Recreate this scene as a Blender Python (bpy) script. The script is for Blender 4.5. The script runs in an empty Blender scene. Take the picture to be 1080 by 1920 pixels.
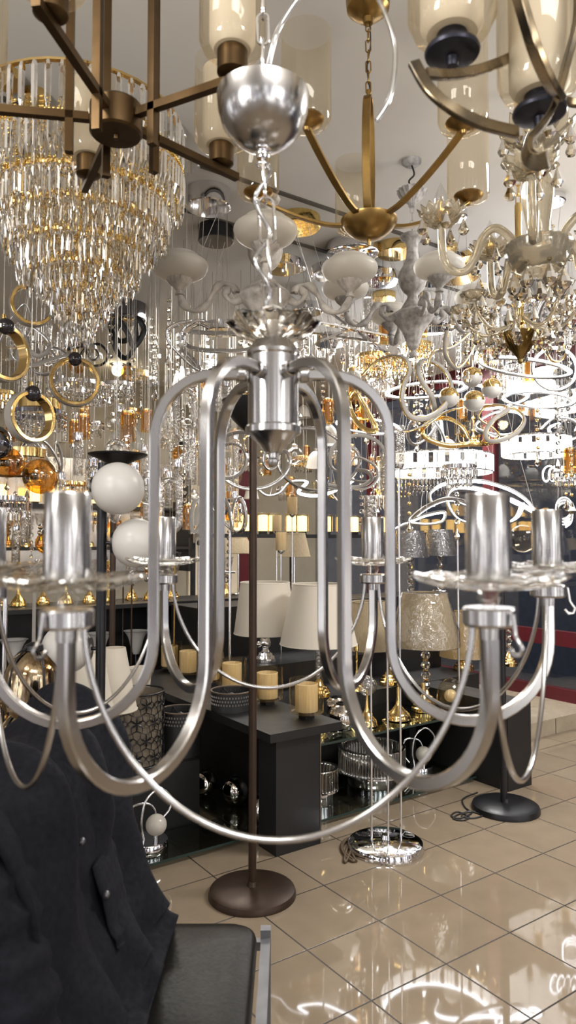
import bpy, math, random
from mathutils import Vector as V, Matrix
PI = math.pi
F, TH, H, A = 1337.3, .0407, 1.275, .6115        # focal length in pixels of the 1080x1920 frame, pitch, eye height, turn of the room
C = bpy.context.scene.collection
sc = bpy.context.scene
rnd = random.Random(7)

# ---------- turning photo measurements into places in the room ----------
def ray(px, py):
    x = (px-540)/F; u = (960-py)/F
    return V((x, math.cos(TH)-u*math.sin(TH), math.sin(TH)+u*math.cos(TH)))
def P(px, py, y):                       # at distance y
    d = ray(px, py); return V((0, 0, H)) + d*(y/d.y)
def G(px, py, z=0):                     # on the level z
    d = ray(px, py); return V((0, 0, H)) + d*((z-H)/d.z)
def W(px, py, w):                       # on the plane w metres into the room
    d = ray(px, py); return V((0, 0, H)) + d*(w/(-d.x*math.sin(A)+d.y*math.cos(A)))
def R(u, w, z=0):                       # room coordinates
    return V((u*math.cos(A)-w*math.sin(A), u*math.sin(A)+w*math.cos(A), z))
RZ = Matrix.Rotation(A, 4, 'Z')

# ---------- mesh building ----------
def frames(pts, closed=False):
    n = len(pts); T = []
    for i in range(n):
        a = pts[i-1] if (i > 0 or closed) else pts[0]
        b = pts[(i+1) % n] if (i < n-1 or closed) else pts[-1]
        t = (b-a); T.append(t.normalized() if t.length > 1e-9 else V((0, 0, 1)))
    ref = V((0, 0, 1)) if abs(T[0].z) < .9 else V((1, 0, 0))
    N = [(ref - T[0]*ref.dot(T[0])).normalized()]
    for i in range(1, n):
        v = N[-1] - T[i]*N[-1].dot(T[i])
        N.append(v.normalized() if v.length > 1e-6 else N[-1])
    if closed and n > 3:                # spread the closing twist
        v = N[-1] - T[0]*N[-1].dot(T[0]); v.normalize()
        ang = math.atan2(v.cross(N[0]).dot(T[0]), v.dot(N[0]))
        N = [Matrix.Rotation(ang*i/(n-1), 3, T[i]) @ N[i] for i in range(n)]
    return T, N
class MB:
    def __init__(s): s.v = []; s.f = []
    def add(s, vs, fs, M=None):
        b = len(s.v)
        s.v += [tuple(M @ V(v)) if M is not None else tuple(v) for v in vs]
        s.f += [tuple(b+i for i in f) for f in fs]; return s
    def lathe(s, prof, seg=20, M=None, c=(0, 0, 0), flute=0, nf=0, wave=0):
        vs, fs = [], []; n = len(prof)
        for j in range(seg):
            a = 2*PI*j/seg
            for i, (r, z) in enumerate(prof):
                k = 1+flute*math.cos(nf*a) if nf else 1
                zz = z + (wave*math.cos(nf*a)*r if wave else 0)
                vs.append((c[0]+r*k*math.cos(a), c[1]+r*k*math.sin(a), c[2]+zz))
        for j in range(seg):
            k = (j+1) % seg
            for i in range(n-1):
                if prof[i][0] < 1e-7 and prof[i+1][0] < 1e-7: continue
                if prof[i][0] < 1e-7: fs.append((j*n+i, k*n+i+1, j*n+i+1))
                elif prof[i+1][0] < 1e-7: fs.append((j*n+i, k*n+i, j*n+i+1))
                else: fs.append((j*n+i, k*n+i, k*n+i+1, j*n+i+1))
        return s.add(vs, fs, M)
    def tube(s, pts, r, n=8, closed=False, M=None, sec=None, cap=True, nrm=None):
        pts = [V(p) for p in pts]; T, N = frames(pts, closed); vs, fs = [], []; m = len(pts)
        for i, p in enumerate(pts):
            Ni = nrm[i] if isinstance(nrm, list) else (nrm if nrm is not None else N[i])
            Ni = Ni - T[i]*Ni.dot(T[i]); Ni.normalize(); B = T[i].cross(Ni)
            ri = r[i] if isinstance(r, (list, tuple)) else r
            if sec:
                for a, b in sec: vs.append(p + Ni*a*ri + B*b*ri)
            else:
                for k in range(n):
                    a = 2*PI*k/n; vs.append(p + Ni*math.cos(a)*ri + B*math.sin(a)*ri)
        n = len(sec) if sec else n
        for i in range(m if closed else m-1):
            j = (i+1) % m
            for k in range(n):
                l = (k+1) % n; fs.append((i*n+k, i*n+l, j*n+l, j*n+k))
        if cap and not closed: fs += [tuple(range(n))[::-1], tuple((m-1)*n+k for k in range(n))]
        return s.add(vs, fs, M)
    def bar(s, pts, h, b, closed=False, nrm=None, M=None):        # rectangular section: h along the normal, b across
        h /= 2; b /= 2; e = min(h, b)*.3
        sec = [(h, b-e), (h-e, b), (-h+e, b), (-h, b-e), (-h, -b+e), (-h+e, -b), (h-e, -b), (h, -b+e)]
        return s.tube(pts, 1, closed=closed, sec=sec, nrm=nrm, M=M)
    def box(s, c, d, M=None):
        x, y, z = d[0]/2, d[1]/2, d[2]/2
        vs = [(c[0]+a*x, c[1]+b*y, c[2]+e*z) for a in (-1, 1) for b in (-1, 1) for e in (-1, 1)]
        return s.add(vs, [(0, 1, 3, 2), (4, 6, 7, 5), (0, 4, 5, 1), (2, 3, 7, 6), (0, 2, 6, 4), (1, 5, 7, 3)], M)
    def sph(s, c, r, seg=16, ring=10, sz=1, M=None, z0=-1, z1=1):
        a0, a1 = math.asin(z0), math.asin(z1)
        pr = [(r*max(0, math.cos(a0+(a1-a0)*i/ring)) if 0 < i < ring or abs(abs((z0, z1)[i > 0])-1) > 1e-6 else 0, r*sz*math.sin(a0+(a1-a0)*i/ring)) for i in range(ring+1)]
        return s.lathe(pr, seg, M, c)
    def prism(s, c, r, L, n=6, M=None, tip=.25, top=.12):           # faceted crystal bar, hanging down from c
        return s.lathe([(0, 0), (r*.7, -L*top*.5), (r, -L*top), (r, -L*(1-tip)), (0, -L)], n, M, c)
    def drop(s, c, r, L, n=8, M=None):                              # faceted pear drop
        return s.lathe([(0, 0), (r*.25, -L*.12), (r*.62, -L*.45), (r, -L*.72), (r*.62, -L*.92), (0, -L)], n, M, c)
    def build(s, name, m, parent=None, ang=38, loc=None):
        me = bpy.data.meshes.new(name); me.from_pydata(s.v, [], s.f); me.materials.append(m)
        me.polygons.foreach_set('use_smooth', [ang > 0]*len(me.polygons))
        if 0 < ang < 180: me.set_sharp_from_angle(angle=math.radians(ang))
        me.update(); o = bpy.data.objects.new(name, me); C.objects.link(o)
        if parent is not None: o.parent = parent
        if loc is not None: o.location = loc
        return o
def tag(o, label=None, cat=None, group=None, kind=None):
    for k, v in (('label', label), ('category', cat), ('group', group), ('kind', kind)):
        if v: o[k] = v
    return o
def thing(name, label, cat, loc=(0, 0, 0), rz=0, group=None, s=1):
    o = bpy.data.objects.new(name, None); C.objects.link(o); o.empty_display_size = .05
    o.location = loc; o.rotation_euler = (0, 0, rz); o.scale = (s, s, s)
    return tag(o, label, cat, group)
def dup(o, loc=None, rz=None, label=None, s=None, parent=None, sz=None):
    c = o.copy(); C.objects.link(c)
    if parent is not None: c.parent = parent
    if loc is not None: c.location = loc
    if rz is not None: c.rotation_euler = (0, 0, rz)
    if s is not None: c.scale = (s, s, s)
    if label: c['label'] = label
    for ch in list(o.children): dup(ch, parent=c)
    return c
def cr(pts, n=8, closed=False):                                     # smooth curve through points
    pts = [V(p) for p in pts]; m = len(pts); out = []
    for i in range(m if closed else m-1):
        g = lambda k: pts[k % m] if closed else pts[max(0, min(m-1, k))]
        a, b, c, d = g(i-1), g(i), g(i+1), g(i+2)
        for k in range(n):
            t = k/n
            out.append(.5*((2*b)+(c-a)*t+(2*a-5*b+4*c-d)*t*t+(3*b-a-3*c+d)*t**3))
    if not closed: out.append(pts[-1])
    return out
def cr2(pts, n=6): return [(max(0, p.x), p.y) for p in cr([V((a, b, 0)) for a, b in pts], n)]
def circ(r, n=32, c=(0, 0, 0), sq=1): return [V((c[0]+r*math.cos(2*PI*i/n), c[1]+sq*r*math.sin(2*PI*i/n), c[2])) for i in range(n)]
def chain_mb(m, p0, p1, L=.045, w=.012, r=.0022):                   # alternating oval links from p0 down to p1
    p0, p1 = V(p0), V(p1); d = p1-p0; n = max(1, round(d.length/(L-3*r))); dn = d.normalized()
    q = dn.to_track_quat('Z', 'Y').to_matrix().to_4x4()
    for i in range(n):
        c = p0 + d*((i+.5)/n); LL = d.length/n+3*r
        M = Matrix.Translation(c) @ q @ Matrix.Rotation(PI/2*(i % 2), 4, 'Z')
        pts = []
        for k in range(14):
            a = 2*PI*k/14; pts.append(V((w/2*math.cos(a), 0, (LL/2-w/2)*(1 if math.sin(a) > 0 else -1) + w/2*math.sin(a))))
        m.tube(pts, r, 6, True, M)
    return m

# ---------- materials ----------
def mat(name):
    m = bpy.data.materials.new(name); m.use_nodes = True; return m, m.node_tree, m.node_tree.nodes['Principled BSDF']
def hx(h): 
    c = [int(h[i:i+2], 16)/255 for i in (0, 2, 4)]
    return tuple((x/12.92 if x < .04045 else ((x+.055)/1.055)**2.4) for x in c)+(1,)
def pm(name, col, rough=.5, metal=0, noise=0, nscale=20, bump=0, stretch=None, spec=.5, coat=0, dark=None, **kw):
    m, t, b = mat(name); c = hx(col) if isinstance(col, str) else col
    b.inputs['Base Color'].default_value = c; b.inputs['Roughness'].default_value = rough; b.inputs['Metallic'].default_value = metal
    b.inputs['Specular IOR Level'].default_value = spec; b.inputs['Coat Weight'].default_value = coat
    for k, v in kw.items(): b.inputs[k.replace('_', ' ')].default_value = v
    if noise or bump:
        tc = t.nodes.new('ShaderNodeTexCoord'); mp = t.nodes.new('ShaderNodeMapping'); nz = t.nodes.new('ShaderNodeTexNoise')
        t.links.new(tc.outputs['Object'], mp.inputs[0]); t.links.new(mp.outputs[0], nz.inputs[0])
        mp.inputs['Scale'].default_value = stretch or (1, 1, 1); nz.inputs['Scale'].default_value = nscale; nz.inputs['Detail'].default_value = 4
        if noise:
            mx = t.nodes.new('ShaderNodeMix'); mx.data_type = 'RGBA'
            mx.inputs[6].default_value = c
            mx.inputs[7].default_value = hx(dark) if dark else tuple(x*(1-noise) for x in c[:3])+(1,)
            rp = t.nodes.new('ShaderNodeMapRange'); rp.inputs[1].default_value = .35; rp.inputs[2].default_value = .7
            t.links.new(nz.outputs[0], rp.inputs[0]); t.links.new(rp.outputs[0], mx.inputs[0]); t.links.new(mx.outputs[2], b.inputs['Base Color'])
            rr = t.nodes.new('ShaderNodeMapRange'); rr.inputs[3].default_value = rough*.75; rr.inputs[4].default_value = min(1, rough*1.3)
            t.links.new(nz.outputs[0], rr.inputs[0]); t.links.new(rr.outputs[0], b.inputs['Roughness'])
        if bump:
            bp = t.nodes.new('ShaderNodeBump'); bp.inputs['Strength'].default_value = bump; bp.inputs['Distance'].default_value = .004
            t.links.new(nz.outputs[0], bp.inputs['Height']); t.links.new(bp.outputs[0], b.inputs['Normal'])
    return m
def thin(name, col, ior=1.5, rough=.02, tint=(1, 1, 1), extra=0, bump=0, nscale=60):   # thin-walled glass: sees through, mirrors at the edges
    m, t, b = mat(name); t.nodes.remove(b); out = t.nodes['Material Output']
    tr = t.nodes.new('ShaderNodeBsdfTransparent'); gl = t.nodes.new('ShaderNodeBsdfGlossy'); mx = t.nodes.new('ShaderNodeMixShader'); lw = t.nodes.new('ShaderNodeLayerWeight'); pw = t.nodes.new('ShaderNodeMath'); fr = t.nodes.new('ShaderNodeMath')
    tr.inputs[0].default_value = hx(col); gl.inputs[0].default_value = tuple(tint)+(1,); gl.inputs['Roughness'].default_value = rough; f0 = ((ior-1)/(ior+1))**2; lw.inputs[0].default_value = .5; pw.operation = 'POWER'; pw.inputs[1].default_value = 4; fr.operation = 'MULTIPLY_ADD'; fr.inputs[1].default_value = .9-f0; fr.inputs[2].default_value = f0
    t.links.new(lw.outputs['Facing'], pw.inputs[0]); t.links.new(pw.outputs[0], fr.inputs[0])
    ad = t.nodes.new('ShaderNodeMath'); ad.operation = 'ADD'; ad.inputs[1].default_value = extra; ad.use_clamp = True
    t.links.new(fr.outputs[0], ad.inputs[0]); t.links.new(ad.outputs[0], mx.inputs[0]); t.links.new(tr.outputs[0], mx.inputs[1]); t.links.new(gl.outputs[0], mx.inputs[2]); t.links.new(mx.outputs[0], out.inputs[0])
    if bump:
        nz = t.nodes.new('ShaderNodeTexNoise'); nz.inputs['Scale'].default_value = nscale; tc = t.nodes.new('ShaderNodeTexCoord'); t.links.new(tc.outputs['Object'], nz.inputs[0])
        bp = t.nodes.new('ShaderNodeBump'); bp.inputs['Strength'].default_value = bump; bp.inputs['Distance'].default_value = .01
        t.links.new(nz.outputs[0], bp.inputs['Height']); t.links.new(bp.outputs[0], gl.inputs['Normal']); t.links.new(bp.outputs[0], lw.inputs['Normal'])
    return m
def trans(name, col, tw=.5, rough=.6, pleat=0, dark=None):          # cloth or opal glass that lets light through
    m, t, b = mat(name); out = t.nodes['Material Output']; b.inputs['Base Color'].default_value = hx(col); b.inputs['Roughness'].default_value = rough
    tl = t.nodes.new('ShaderNodeBsdfTranslucent'); tl.inputs[0].default_value = hx(col); mx = t.nodes.new('ShaderNodeMixShader'); mx.inputs[0].default_value = tw
    t.links.new(b.outputs[0], mx.inputs[1]); t.links.new(tl.outputs[0], mx.inputs[2]); t.links.new(mx.outputs[0], out.inputs[0])
    nz = t.nodes.new('ShaderNodeTexNoise'); nz.inputs['Scale'].default_value = 30; tc = t.nodes.new('ShaderNodeTexCoord'); mp = t.nodes.new('ShaderNodeMapping')
    t.links.new(tc.outputs['Object'], mp.inputs[0]); t.links.new(mp.outputs[0], nz.inputs[0])
    if pleat:
        mp.inputs['Scale'].default_value = (6, 6, .3)
        cm = t.nodes.new('ShaderNodeMix'); cm.data_type = 'RGBA'; cm.inputs[6].default_value = hx(col); cm.inputs[7].default_value = hx(dark or col)
        t.links.new(nz.outputs[0], cm.inputs[0]); t.links.new(cm.outputs[2], b.inputs['Base Color']); t.links.new(cm.outputs[2], tl.inputs[0])
    bp = t.nodes.new('ShaderNodeBump'); bp.inputs['Strength'].default_value = .15+pleat; bp.inputs['Distance'].default_value = .003
    t.links.new(nz.outputs[0], bp.inputs['Height']); t.links.new(bp.outputs[0], b.inputs['Normal'])
    return m
def emit(name, col, s, hot=None):
    m, t, b = mat(name); b.inputs['Base Color'].default_value = hx(col); b.inputs['Emission Color'].default_value = hx(col); b.inputs['Emission Strength'].default_value = s; return m
def glass(name, col, ior=1.52, rough=0):
    m, t, b = mat(name); b.inputs['Base Color'].default_value = hx(col); b.inputs['Roughness'].default_value = rough; b.inputs['IOR'].default_value = ior
    b.inputs['Transmission Weight'].default_value = 1; return m
NI = pm('brushed nickel', (.47, .46, .455, 1), .2, 1)
NID = pm('dark nickel', (.36, .34, .32, 1), .3, 1, .2, 30)
CH = pm('chrome', (.80, .80, .82, 1), .05, 1, .05, 3)
CHD = pm('smoked chrome', (.25, .25, .28, 1), .08, 1, .2, 5)
GO = pm('polished gold', (.86, .62, .26, 1), .10, 1, .12, 12)
GOR = pm('rippled gold', (.90, .66, .24, 1), .12, 1, .3, 40, bump=.5)
BRS = pm('antique brass', (.38, .245, .085, 1), .3, 1, .35, 18)
BRZ = pm('dark bronze', (.105, .066, .032, 1), .36, 1, .3, 14, stretch=(1, 1, 1))
BRN = pm('brown lacquered steel', (.045, .026, .016, 1), .38, .5, .2, 20)
GUN = pm('dark brass', (.25, .19, .11, 1), .27, 1, .45, 16, dark='4a4640')
NAVY = pm('blue black steel', (.035, .036, .05, 1), .35, .7, .2, 16)
BLK = pm('black lacquered metal', (.012, .012, .014, 1), .32, .3, .2, 20)
BLKM = pm('matt black metal', (.015, .015, .016, 1), .5, 0, .2, 20)
BOARD = pm('black laminate board', (.013, .0125, .013, 1), .42, 0, .25, 8, spec=.35)
BOARDE = pm('worn board edge', '5f5040', .6, 0, .4, 40)
WHP = pm('white carved paint', 'cfc9c0', .55, 0, .35, 35, bump=.5, dark='a09a92')
GRP = pm('grey carved paint', 'b3afab', .6, 0, .4, 40, bump=.5, dark='7d7a78')
AMB = thin('amber glass', 'f9f4e9', 1.4, .02, (1, .95, .86), .0)
AMBD = thin('deep amber glass', 'fdf8ea', 1.45, .03, (1, .93, .8), .02, .15, 30)
AMBG = thin('dark amber glass', 'e6c078', 1.5, .03, (1, .9, .7), .08, .2, 30)
DISH = thin('cut clear glass', 'f7f7f5', 1.55, .05, (1, 1, 1), .10, .35, 45)
CLR = thin('clear glass', 'f4f4f2', 1.5, .02, (1, 1, 1), .03)
CRIN = thin('rippled crystal glass', 'e6e4e0', 1.6, .04, (1, 1, 1), .14, .8, 70)
CHAMP = pm('champagne glass', 'e6dac0', .10, 0, 0, 20, Transmission_Weight=.74, IOR=1.4)
XT = glass('cut crystal', 'ebe7df', 1.58)
XG = glass('champagne crystal', 'f1e6cf', 1.58)
PLA = thin('plastic wrap', 'eeeeee', 1.5, .12, (1, 1, 1), .08, 1.0, 25)
FRO = trans('frosted glass', 'e4e0d8', .4, .35)
OPAL = trans('opal white glass', 'dad7d2', .25, .3)
INNER = trans('white inner glass', 'e6e0d6', .45, .5)
CREAM = trans('cream ribbed glass', 'efe2c2', .45, .5, .6, 'dfc795')
SHW = trans('white lampshade cloth', 'e6dfd2', .35, .8)
SHB = trans('beige pleated cloth', 'd8c9ac', .35, .8, .8, 'b39f7c')
SHG = trans('gold beige pleated cloth', 'd9be86', .35, .8, .8, 'b8975a')
SHD = trans('grey pleated cloth', '8a8480', .2, .7, .9, '2a2a2e')
LED = emit('lit white strip', 'f4f7ff', 14)
LEDW = emit('lit warm glass', 'ffd27a', 4.2)
LEDX = emit('lit crystal', 'fbfaf6', 2.6)
BULBW = emit('lit bulb', 'ffe9c0', 14)
SIL = pm('white silicone strip', '99948d', .5, 0, .15, 20)
CABLE = thin('clear cable sleeve', 'cfcfcf', 1.5, .15, (1, 1, 1), .25)
WIREB = pm('black wire', (.01, .01, .01, 1), .45)
WIREN = pm('brown cord', '4b3a24', .5, 0, .3, 60)
WIRE = pm('steel suspension wire', 'a9a59e', .3, .7)
LEA = pm('black leather', (.008, .007, .006, 1), .37, 0, .3, 130, bump=.1, spec=.16)
STEEL = pm('grey painted steel', '6d6e73', .4, .3, .15, 20)
JKT = pm('dark navy jacket cloth', (.0042, .0046, .0085, 1), .8, 0, .3, 90, bump=.25, spec=.2)
BEAD = pm('glossy black bead', (.02, .017, .02, 1), .08, 0, 0)
MERC = pm('mirrored amber glass', (.62, .5, .33, 1), .12, 1, .5, 26, bump=.8, stretch=(1, 1, .15), dark='5b3d15')
THREAD = pm('beige thread', 'b39a6c', .8)
# ---------- the room ----------
def floor_mat():
    m, t, b = mat('glazed beige floor tiles'); tc = t.nodes.new('ShaderNodeTexCoord'); mp = t.nodes.new('ShaderNodeMapping'); br = t.nodes.new('ShaderNodeTexBrick')
    mp.inputs['Location'].default_value = (-1.657+6, -1.832+6, 0)
    t.links.new(tc.outputs['Object'], mp.inputs[0]); t.links.new(mp.outputs[0], br.inputs[0])
    br.offset = 0; br.squash = 1
    for k, v in (('Scale', 1), ('Brick Width', .3), ('Row Height', .3), ('Mortar Size', .0030), ('Mortar Smooth', .2), ('Bias', 0)): br.inputs[k].default_value = v
    br.inputs['Color1'].default_value = hx('8f806d'); br.inputs['Color2'].default_value = hx('887966'); br.inputs['Mortar'].default_value = hx('2a221b')
    nz = t.nodes.new('ShaderNodeTexNoise'); nz.inputs['Scale'].default_value = 9; nz.inputs['Detail'].default_value = 8; t.links.new(tc.outputs['Object'], nz.inputs[0])
    mx = t.nodes.new('ShaderNodeMix'); mx.data_type = 'RGBA'; mx.blend_type = 'MULTIPLY'; mx.inputs[0].default_value = .25
    t.links.new(br.outputs[0], mx.inputs[6]); t.links.new(nz.outputs[0], mx.inputs[7]); t.links.new(mx.outputs[2], b.inputs['Base Color'])
    rr = t.nodes.new('ShaderNodeMapRange'); rr.inputs[3].default_value = .035; rr.inputs[4].default_value = .5; t.links.new(br.outputs[1], rr.inputs[0]); t.links.new(rr.outputs[0], b.inputs['Roughness'])
    bp = t.nodes.new('ShaderNodeBump'); bp.invert = True; bp.inputs['Strength'].default_value = .5; bp.inputs['Distance'].default_value = .002
    t.links.new(br.outputs[1], bp.inputs['Height']); t.links.new(bp.outputs[0], b.inputs['Normal']); b.inputs['Specular IOR Level'].default_value = .42
    return m
CEIL = pm('ceiling paint', 'd3cec5', .8, 0, .06, 3)
WALL = pm('beige wall paint', '9c9484', .7, 0, .1, 4)
DARKW = pm('dark blue brickwork', '2b3348', .6, 0, .3, 12)
RED = pm('dark red painted frame', '52101a', .45, 0, .15, 20)
TILEK = pm('kerb tiles', 'a89c88', .25, 0, .2, 12)
TRK = pm('dark ceiling joint', '4a443c', .7)
def rbox(name, m, u0, u1, w0, w1, z0, z1, parent=None, kind='structure', ang=0):
    o = MB().box(((u0+u1)/2, (w0+w1)/2, (z0+z1)/2), (u1-u0, w1-w0, z1-z0)).build(name, m, parent, ang)
    if parent is None: o.rotation_euler = (0, 0, A)
    if kind: o['kind'] = kind
    return o
U0, U1, W0, W1, HC = -4.5, 4.68, -4.5, 6.2, 2.75
rbox('floor', floor_mat(), U0, U1+.1, W0, W1, -.1, 0)
rbox('ceiling', CEIL, U0, U1+.1, W0, W1, HC, HC+.1)
rbox('wall_back', WALL, U0, U1+.1, W1, W1+.1, 0, HC)
rbox('trim_1', TRK, -1, U1, 2.43, 2.455, HC-.006, HC)
rbox('trim_2', TRK, -1, U1, 2.805, 2.83, HC-.006, HC)
rbox('trim_3', TILEK, 3.30, U1, 2.9, 4.4, 0, .10)                      # low tiled kerb in front of the shop window
for i, uu in enumerate((3.6, 3.9, 4.2, 4.5)): rbox('trim_%d' % (i+4), TRK, uu, uu+.004, 2.897, 2.9, 0, .099)
# shop window: red frame, glass, dark street wall beyond
wt = rbox('window_1', RED, U1, U1+.06, -1, W1, .10, .19)
rbox('window_rail', RED, U1, U1+.06, -1, W1, .50, .61, wt)
rbox('window_head', RED, U1, U1+.06, -1, W1, 2.62, HC, wt)
for w in (-.9, .5, 2.0, 3.76, 5.2): rbox('window_post', RED, U1, U1+.06, w, w+.12, .10, 2.7, wt)
rbox('window_sill', TILEK, U1, U1+.1, -1, W1, 0, .10, wt)
for w0, w1 in ((-.78, .5), (.62, 2.0), (2.12, 3.76), (3.88, 5.2), (5.32, 6.19)): 
    rbox('window_pane', CLR, U1+.026, U1+.034, w0, w1, .61, 2.62, wt); rbox('window_pane', CLR, U1+.026, U1+.034, w0, w1, .19, .50, wt)
gl = MB()
for k, (du, dz) in enumerate(((0, 0), (.035, 0), (0, -.05), (.035, -.05))):      # small white characters on the red post
    for q in range(4): gl.box((U1-.001, 3.795+du, 1.555+dz+.009*q), (.002, .022-.006*(q % 2), .003))
    for q in range(2): gl.box((U1-.001, 3.788+du+.013*q, 1.568+dz), (.002, .003, .034))
gl.build('post_lettering', pm('white lettering', 'd8cfc8', .6), wt)
rbox('wall_street', DARKW, U1+1.4, U1+1.5, -3, 8, -.1, 3.5)
rbox('ground_street', pm('dark pavement', '2a2f3e', .5, 0, .3, 9), U1+.1, U1+1.4, -3, 8, -.1, 0)
rbox('wall_panel', pm('cream wall panel', 'd9cdb6', .6), 3.16, 3.72, W1-.03, W1, 0, 2.1)
rbox('trim_9', RED, 3.72, 3.86, W1-.05, W1, 0, 2.2)

# ---------- camera, light ----------
cam = bpy.data.cameras.new('camera'); co = bpy.data.objects.new('camera', cam); C.objects.link(co)
co.location = (0, 0, H); co.rotation_euler = (PI/2+TH, 0, 0); cam.sensor_width = 36; cam.lens = 36*F/1920; cam.clip_start = .02
cam.dof.use_dof = True; cam.dof.focus_distance = 3.0; cam.dof.aperture_fstop = 5.6
sc.camera = co
def area(name, loc, target, e, sx, sy, col=(1, .975, .945)):
    l = bpy.data.lights.new(name, 'AREA'); l.shape = 'RECTANGLE'; l.size = sx; l.size_y = sy; l.energy = e; l.color = col
    o = bpy.data.objects.new(name, l); C.objects.link(o); o.location = loc; o.rotation_euler = (V(target)-V(loc)).to_track_quat('-Z', 'Y').to_euler(); return o
def point(name, loc, e, col=(1, .9, .75), r=.05):
    l = bpy.data.lights.new(name, 'POINT'); l.energy = e; l.color = col; l.shadow_soft_size = r
    o = bpy.data.objects.new(name, l); C.objects.link(o); o.location = loc; return o
area('added_overhead_fill', (.6, -.6, 2.7), (.6, -.5, 0), 40, 1.2, .6)  # this and the overhead areas below are added fill, not real fittings
area('added_overhead_fill', (-1.2, .3, 2.7), (-1.1, .35, 0), 18, .8, .5)
area('added_overhead_fill', R(3.2, .9, 2.7), R(3.2, 1.0, 0), 90, 1.2, .6, (1, .97, .93))
area('added_overhead_fill', R(2.6, 4.4, 2.7), R(2.6, 4.2, 0), 70, 1.4, 1.0, (1, .97, .92))
area('added_overhead_fill', R(4.0, 3.9, 2.7), R(4.0, 3.8, 0), 60, .8, .8, (1, .98, .95))
area('added_ceiling_wash', (1.5, -.7, 1.95), (1.3, -.2, 2.75), 26, .5, .5, (1, .97, .93))  # these upward areas are added out of view to brighten the ceiling
area('added_ceiling_wash', (-1.3, -.2, 1.9), (-1.1, .3, 2.75), 36, .5, .5, (1, .97, .93))
area('added_ceiling_wash', R(2.7, .9, 1.9), R(2.6, 1.2, 2.75), 10, .5, .5, (1, .97, .93))
point('spot_lamp_glow', P(221, 690, 5.9), 5, (1, .8, .5), .06)
wd = bpy.data.worlds.new('shop surroundings'); sc.world = wd; wd.use_nodes = True; t = wd.node_tree; bg = t.nodes['Background']  # unseen shop, with invented bright spots and streaks for the metal to mirror
tc = t.nodes.new('ShaderNodeTexCoord'); vo = t.nodes.new('ShaderNodeTexVoronoi'); vo.inputs['Scale'].default_value = 7
nz = t.nodes.new('ShaderNodeTexNoise'); nz.inputs['Scale'].default_value = 2.3; nz.inputs['Detail'].default_value = 3
mp = t.nodes.new('ShaderNodeMapping'); mp.inputs['Scale'].default_value = (1.6, 1.6, .8); t.links.new(tc.outputs['Generated'], mp.inputs[0]); t.links.new(mp.outputs[0], vo.inputs[0])
mq = t.nodes.new('ShaderNodeMapping'); mq.inputs['Scale'].default_value = (3.2, 3.2, .35); t.links.new(tc.outputs['Generated'], mq.inputs[0]); t.links.new(mq.outputs[0], nz.inputs[0])
r1 = t.nodes.new('ShaderNodeValToRGB'); r1.color_ramp.elements[0].color = (9, 8.6, 8, 1); r1.color_ramp.elements[0].position = .10; r1.color_ramp.elements[1].color = (0, 0, 0, 1); r1.color_ramp.elements[1].position = .22
r2 = t.nodes.new('ShaderNodeValToRGB'); e = r2.color_ramp.elements; e[0].color = (.06, .055, .055, 1); e[0].position = .40; e[1].color = (2.0, 1.95, 1.9, 1); e[1].position = .60
e = r2.color_ramp.elements.new(.47); e.color = (.35, .27, .22, 1); e = r2.color_ramp.elements.new(.53); e.color = (.55, .6, .75, 1)
t.links.new(vo.outputs['Distance'], r1.inputs[0]); t.links.new(nz.outputs[0], r2.inputs[0])
mx = t.nodes.new('ShaderNodeMix'); mx.data_type = 'RGBA'; mx.blend_type = 'ADD'; mx.inputs[0].default_value = 1; t.links.new(r1.outputs[0], mx.inputs[6]); t.links.new(r2.outputs[0], mx.inputs[7]); t.links.new(mx.outputs[2], bg.inputs[0])
bg.inputs[1].default_value = 1.3
vs = sc.view_settings; vs.view_transform = 'Standard'; vs.look = 'None'; vs.exposure = .2; vs.gamma = 1; vs.use_curve_mapping = False
cy = sc.cycles; cy.use_denoising = True; cy.max_bounces = 10; cy.transparent_max_bounces = 20; cy.transmission_bounces = 8; cy.glossy_bounces = 6; cy.diffuse_bounces = 3; cy.caustics_reflective = False; cy.caustics_refractive = False; cy.sample_clamp_indirect = 6

# ---------- six-armed nickel chandelier, the nearest thing ----------
CX, CY, CZ, RA, ROT = -.0224, 1.07, 1.386, .4177, .0413
ch = thing('chandelier', 'large brushed nickel six-armed chandelier with bare candle tubes and clear dishes', 'chandelier', (CX, CY, CZ))
z = lambda v: v-CZ
b = MB().lathe([(0, z(1.41)), (.012, z(1.408)), (.020, z(1.418)), (.036, z(1.434)), (.042, z(1.437)), (.042, z(1.446)), (.038, z(1.449)), (.0385, z(1.552)), (.041, z(1.555)), (.041, z(1.56)), (.030, z(1.575)), (.014, z(1.588)), (.009, z(1.60)), (0, z(1.60))], 40)
b.build('body', NI, ch, 30)
MB().lathe([(0, z(1.386)), (.006, z(1.387)), (.009, z(1.392)), (.009, z(1.397)), (.006, z(1.400)), (.006, z(1.412)), (0, z(1.412))], 20).build('finial', NI, ch)
MB().lathe([(.010, z(1.588)), (.03, z(1.592)), (.055, z(1.602)), (.070, z(1.618)), (.068, z(1.622)), (.05, z(1.612)), (.02, z(1.602)), (.010, z(1.600))], 48, flute=.045, nf=8, wave=.035).build('crystal_dish', XT, ch, 25, (0, 0, -.014))
DX = -.016                                                        # chain leans a little
cb = MB().lathe([(0, 1.876), (.012, 1.876), (.030, 1.881), (.048, 1.893), (.062, 1.912), (.069, 1.935), (.071, 1.960), (.069, 1.962), (.066, 1.960), (.02, 1.960), (0, 1.960)], 48)
cb = cb.build('canopy', NI, ch, 30, (DX, 0, -CZ))
MB().lathe([(0, -.018), (.009, -.018), (.011, -.012), (.009, -.006), (.013, -.004), (.013, 0), (0, 0)], 20).build('canopy_cap', CH, cb, loc=(0, 0, 1.878))
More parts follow.
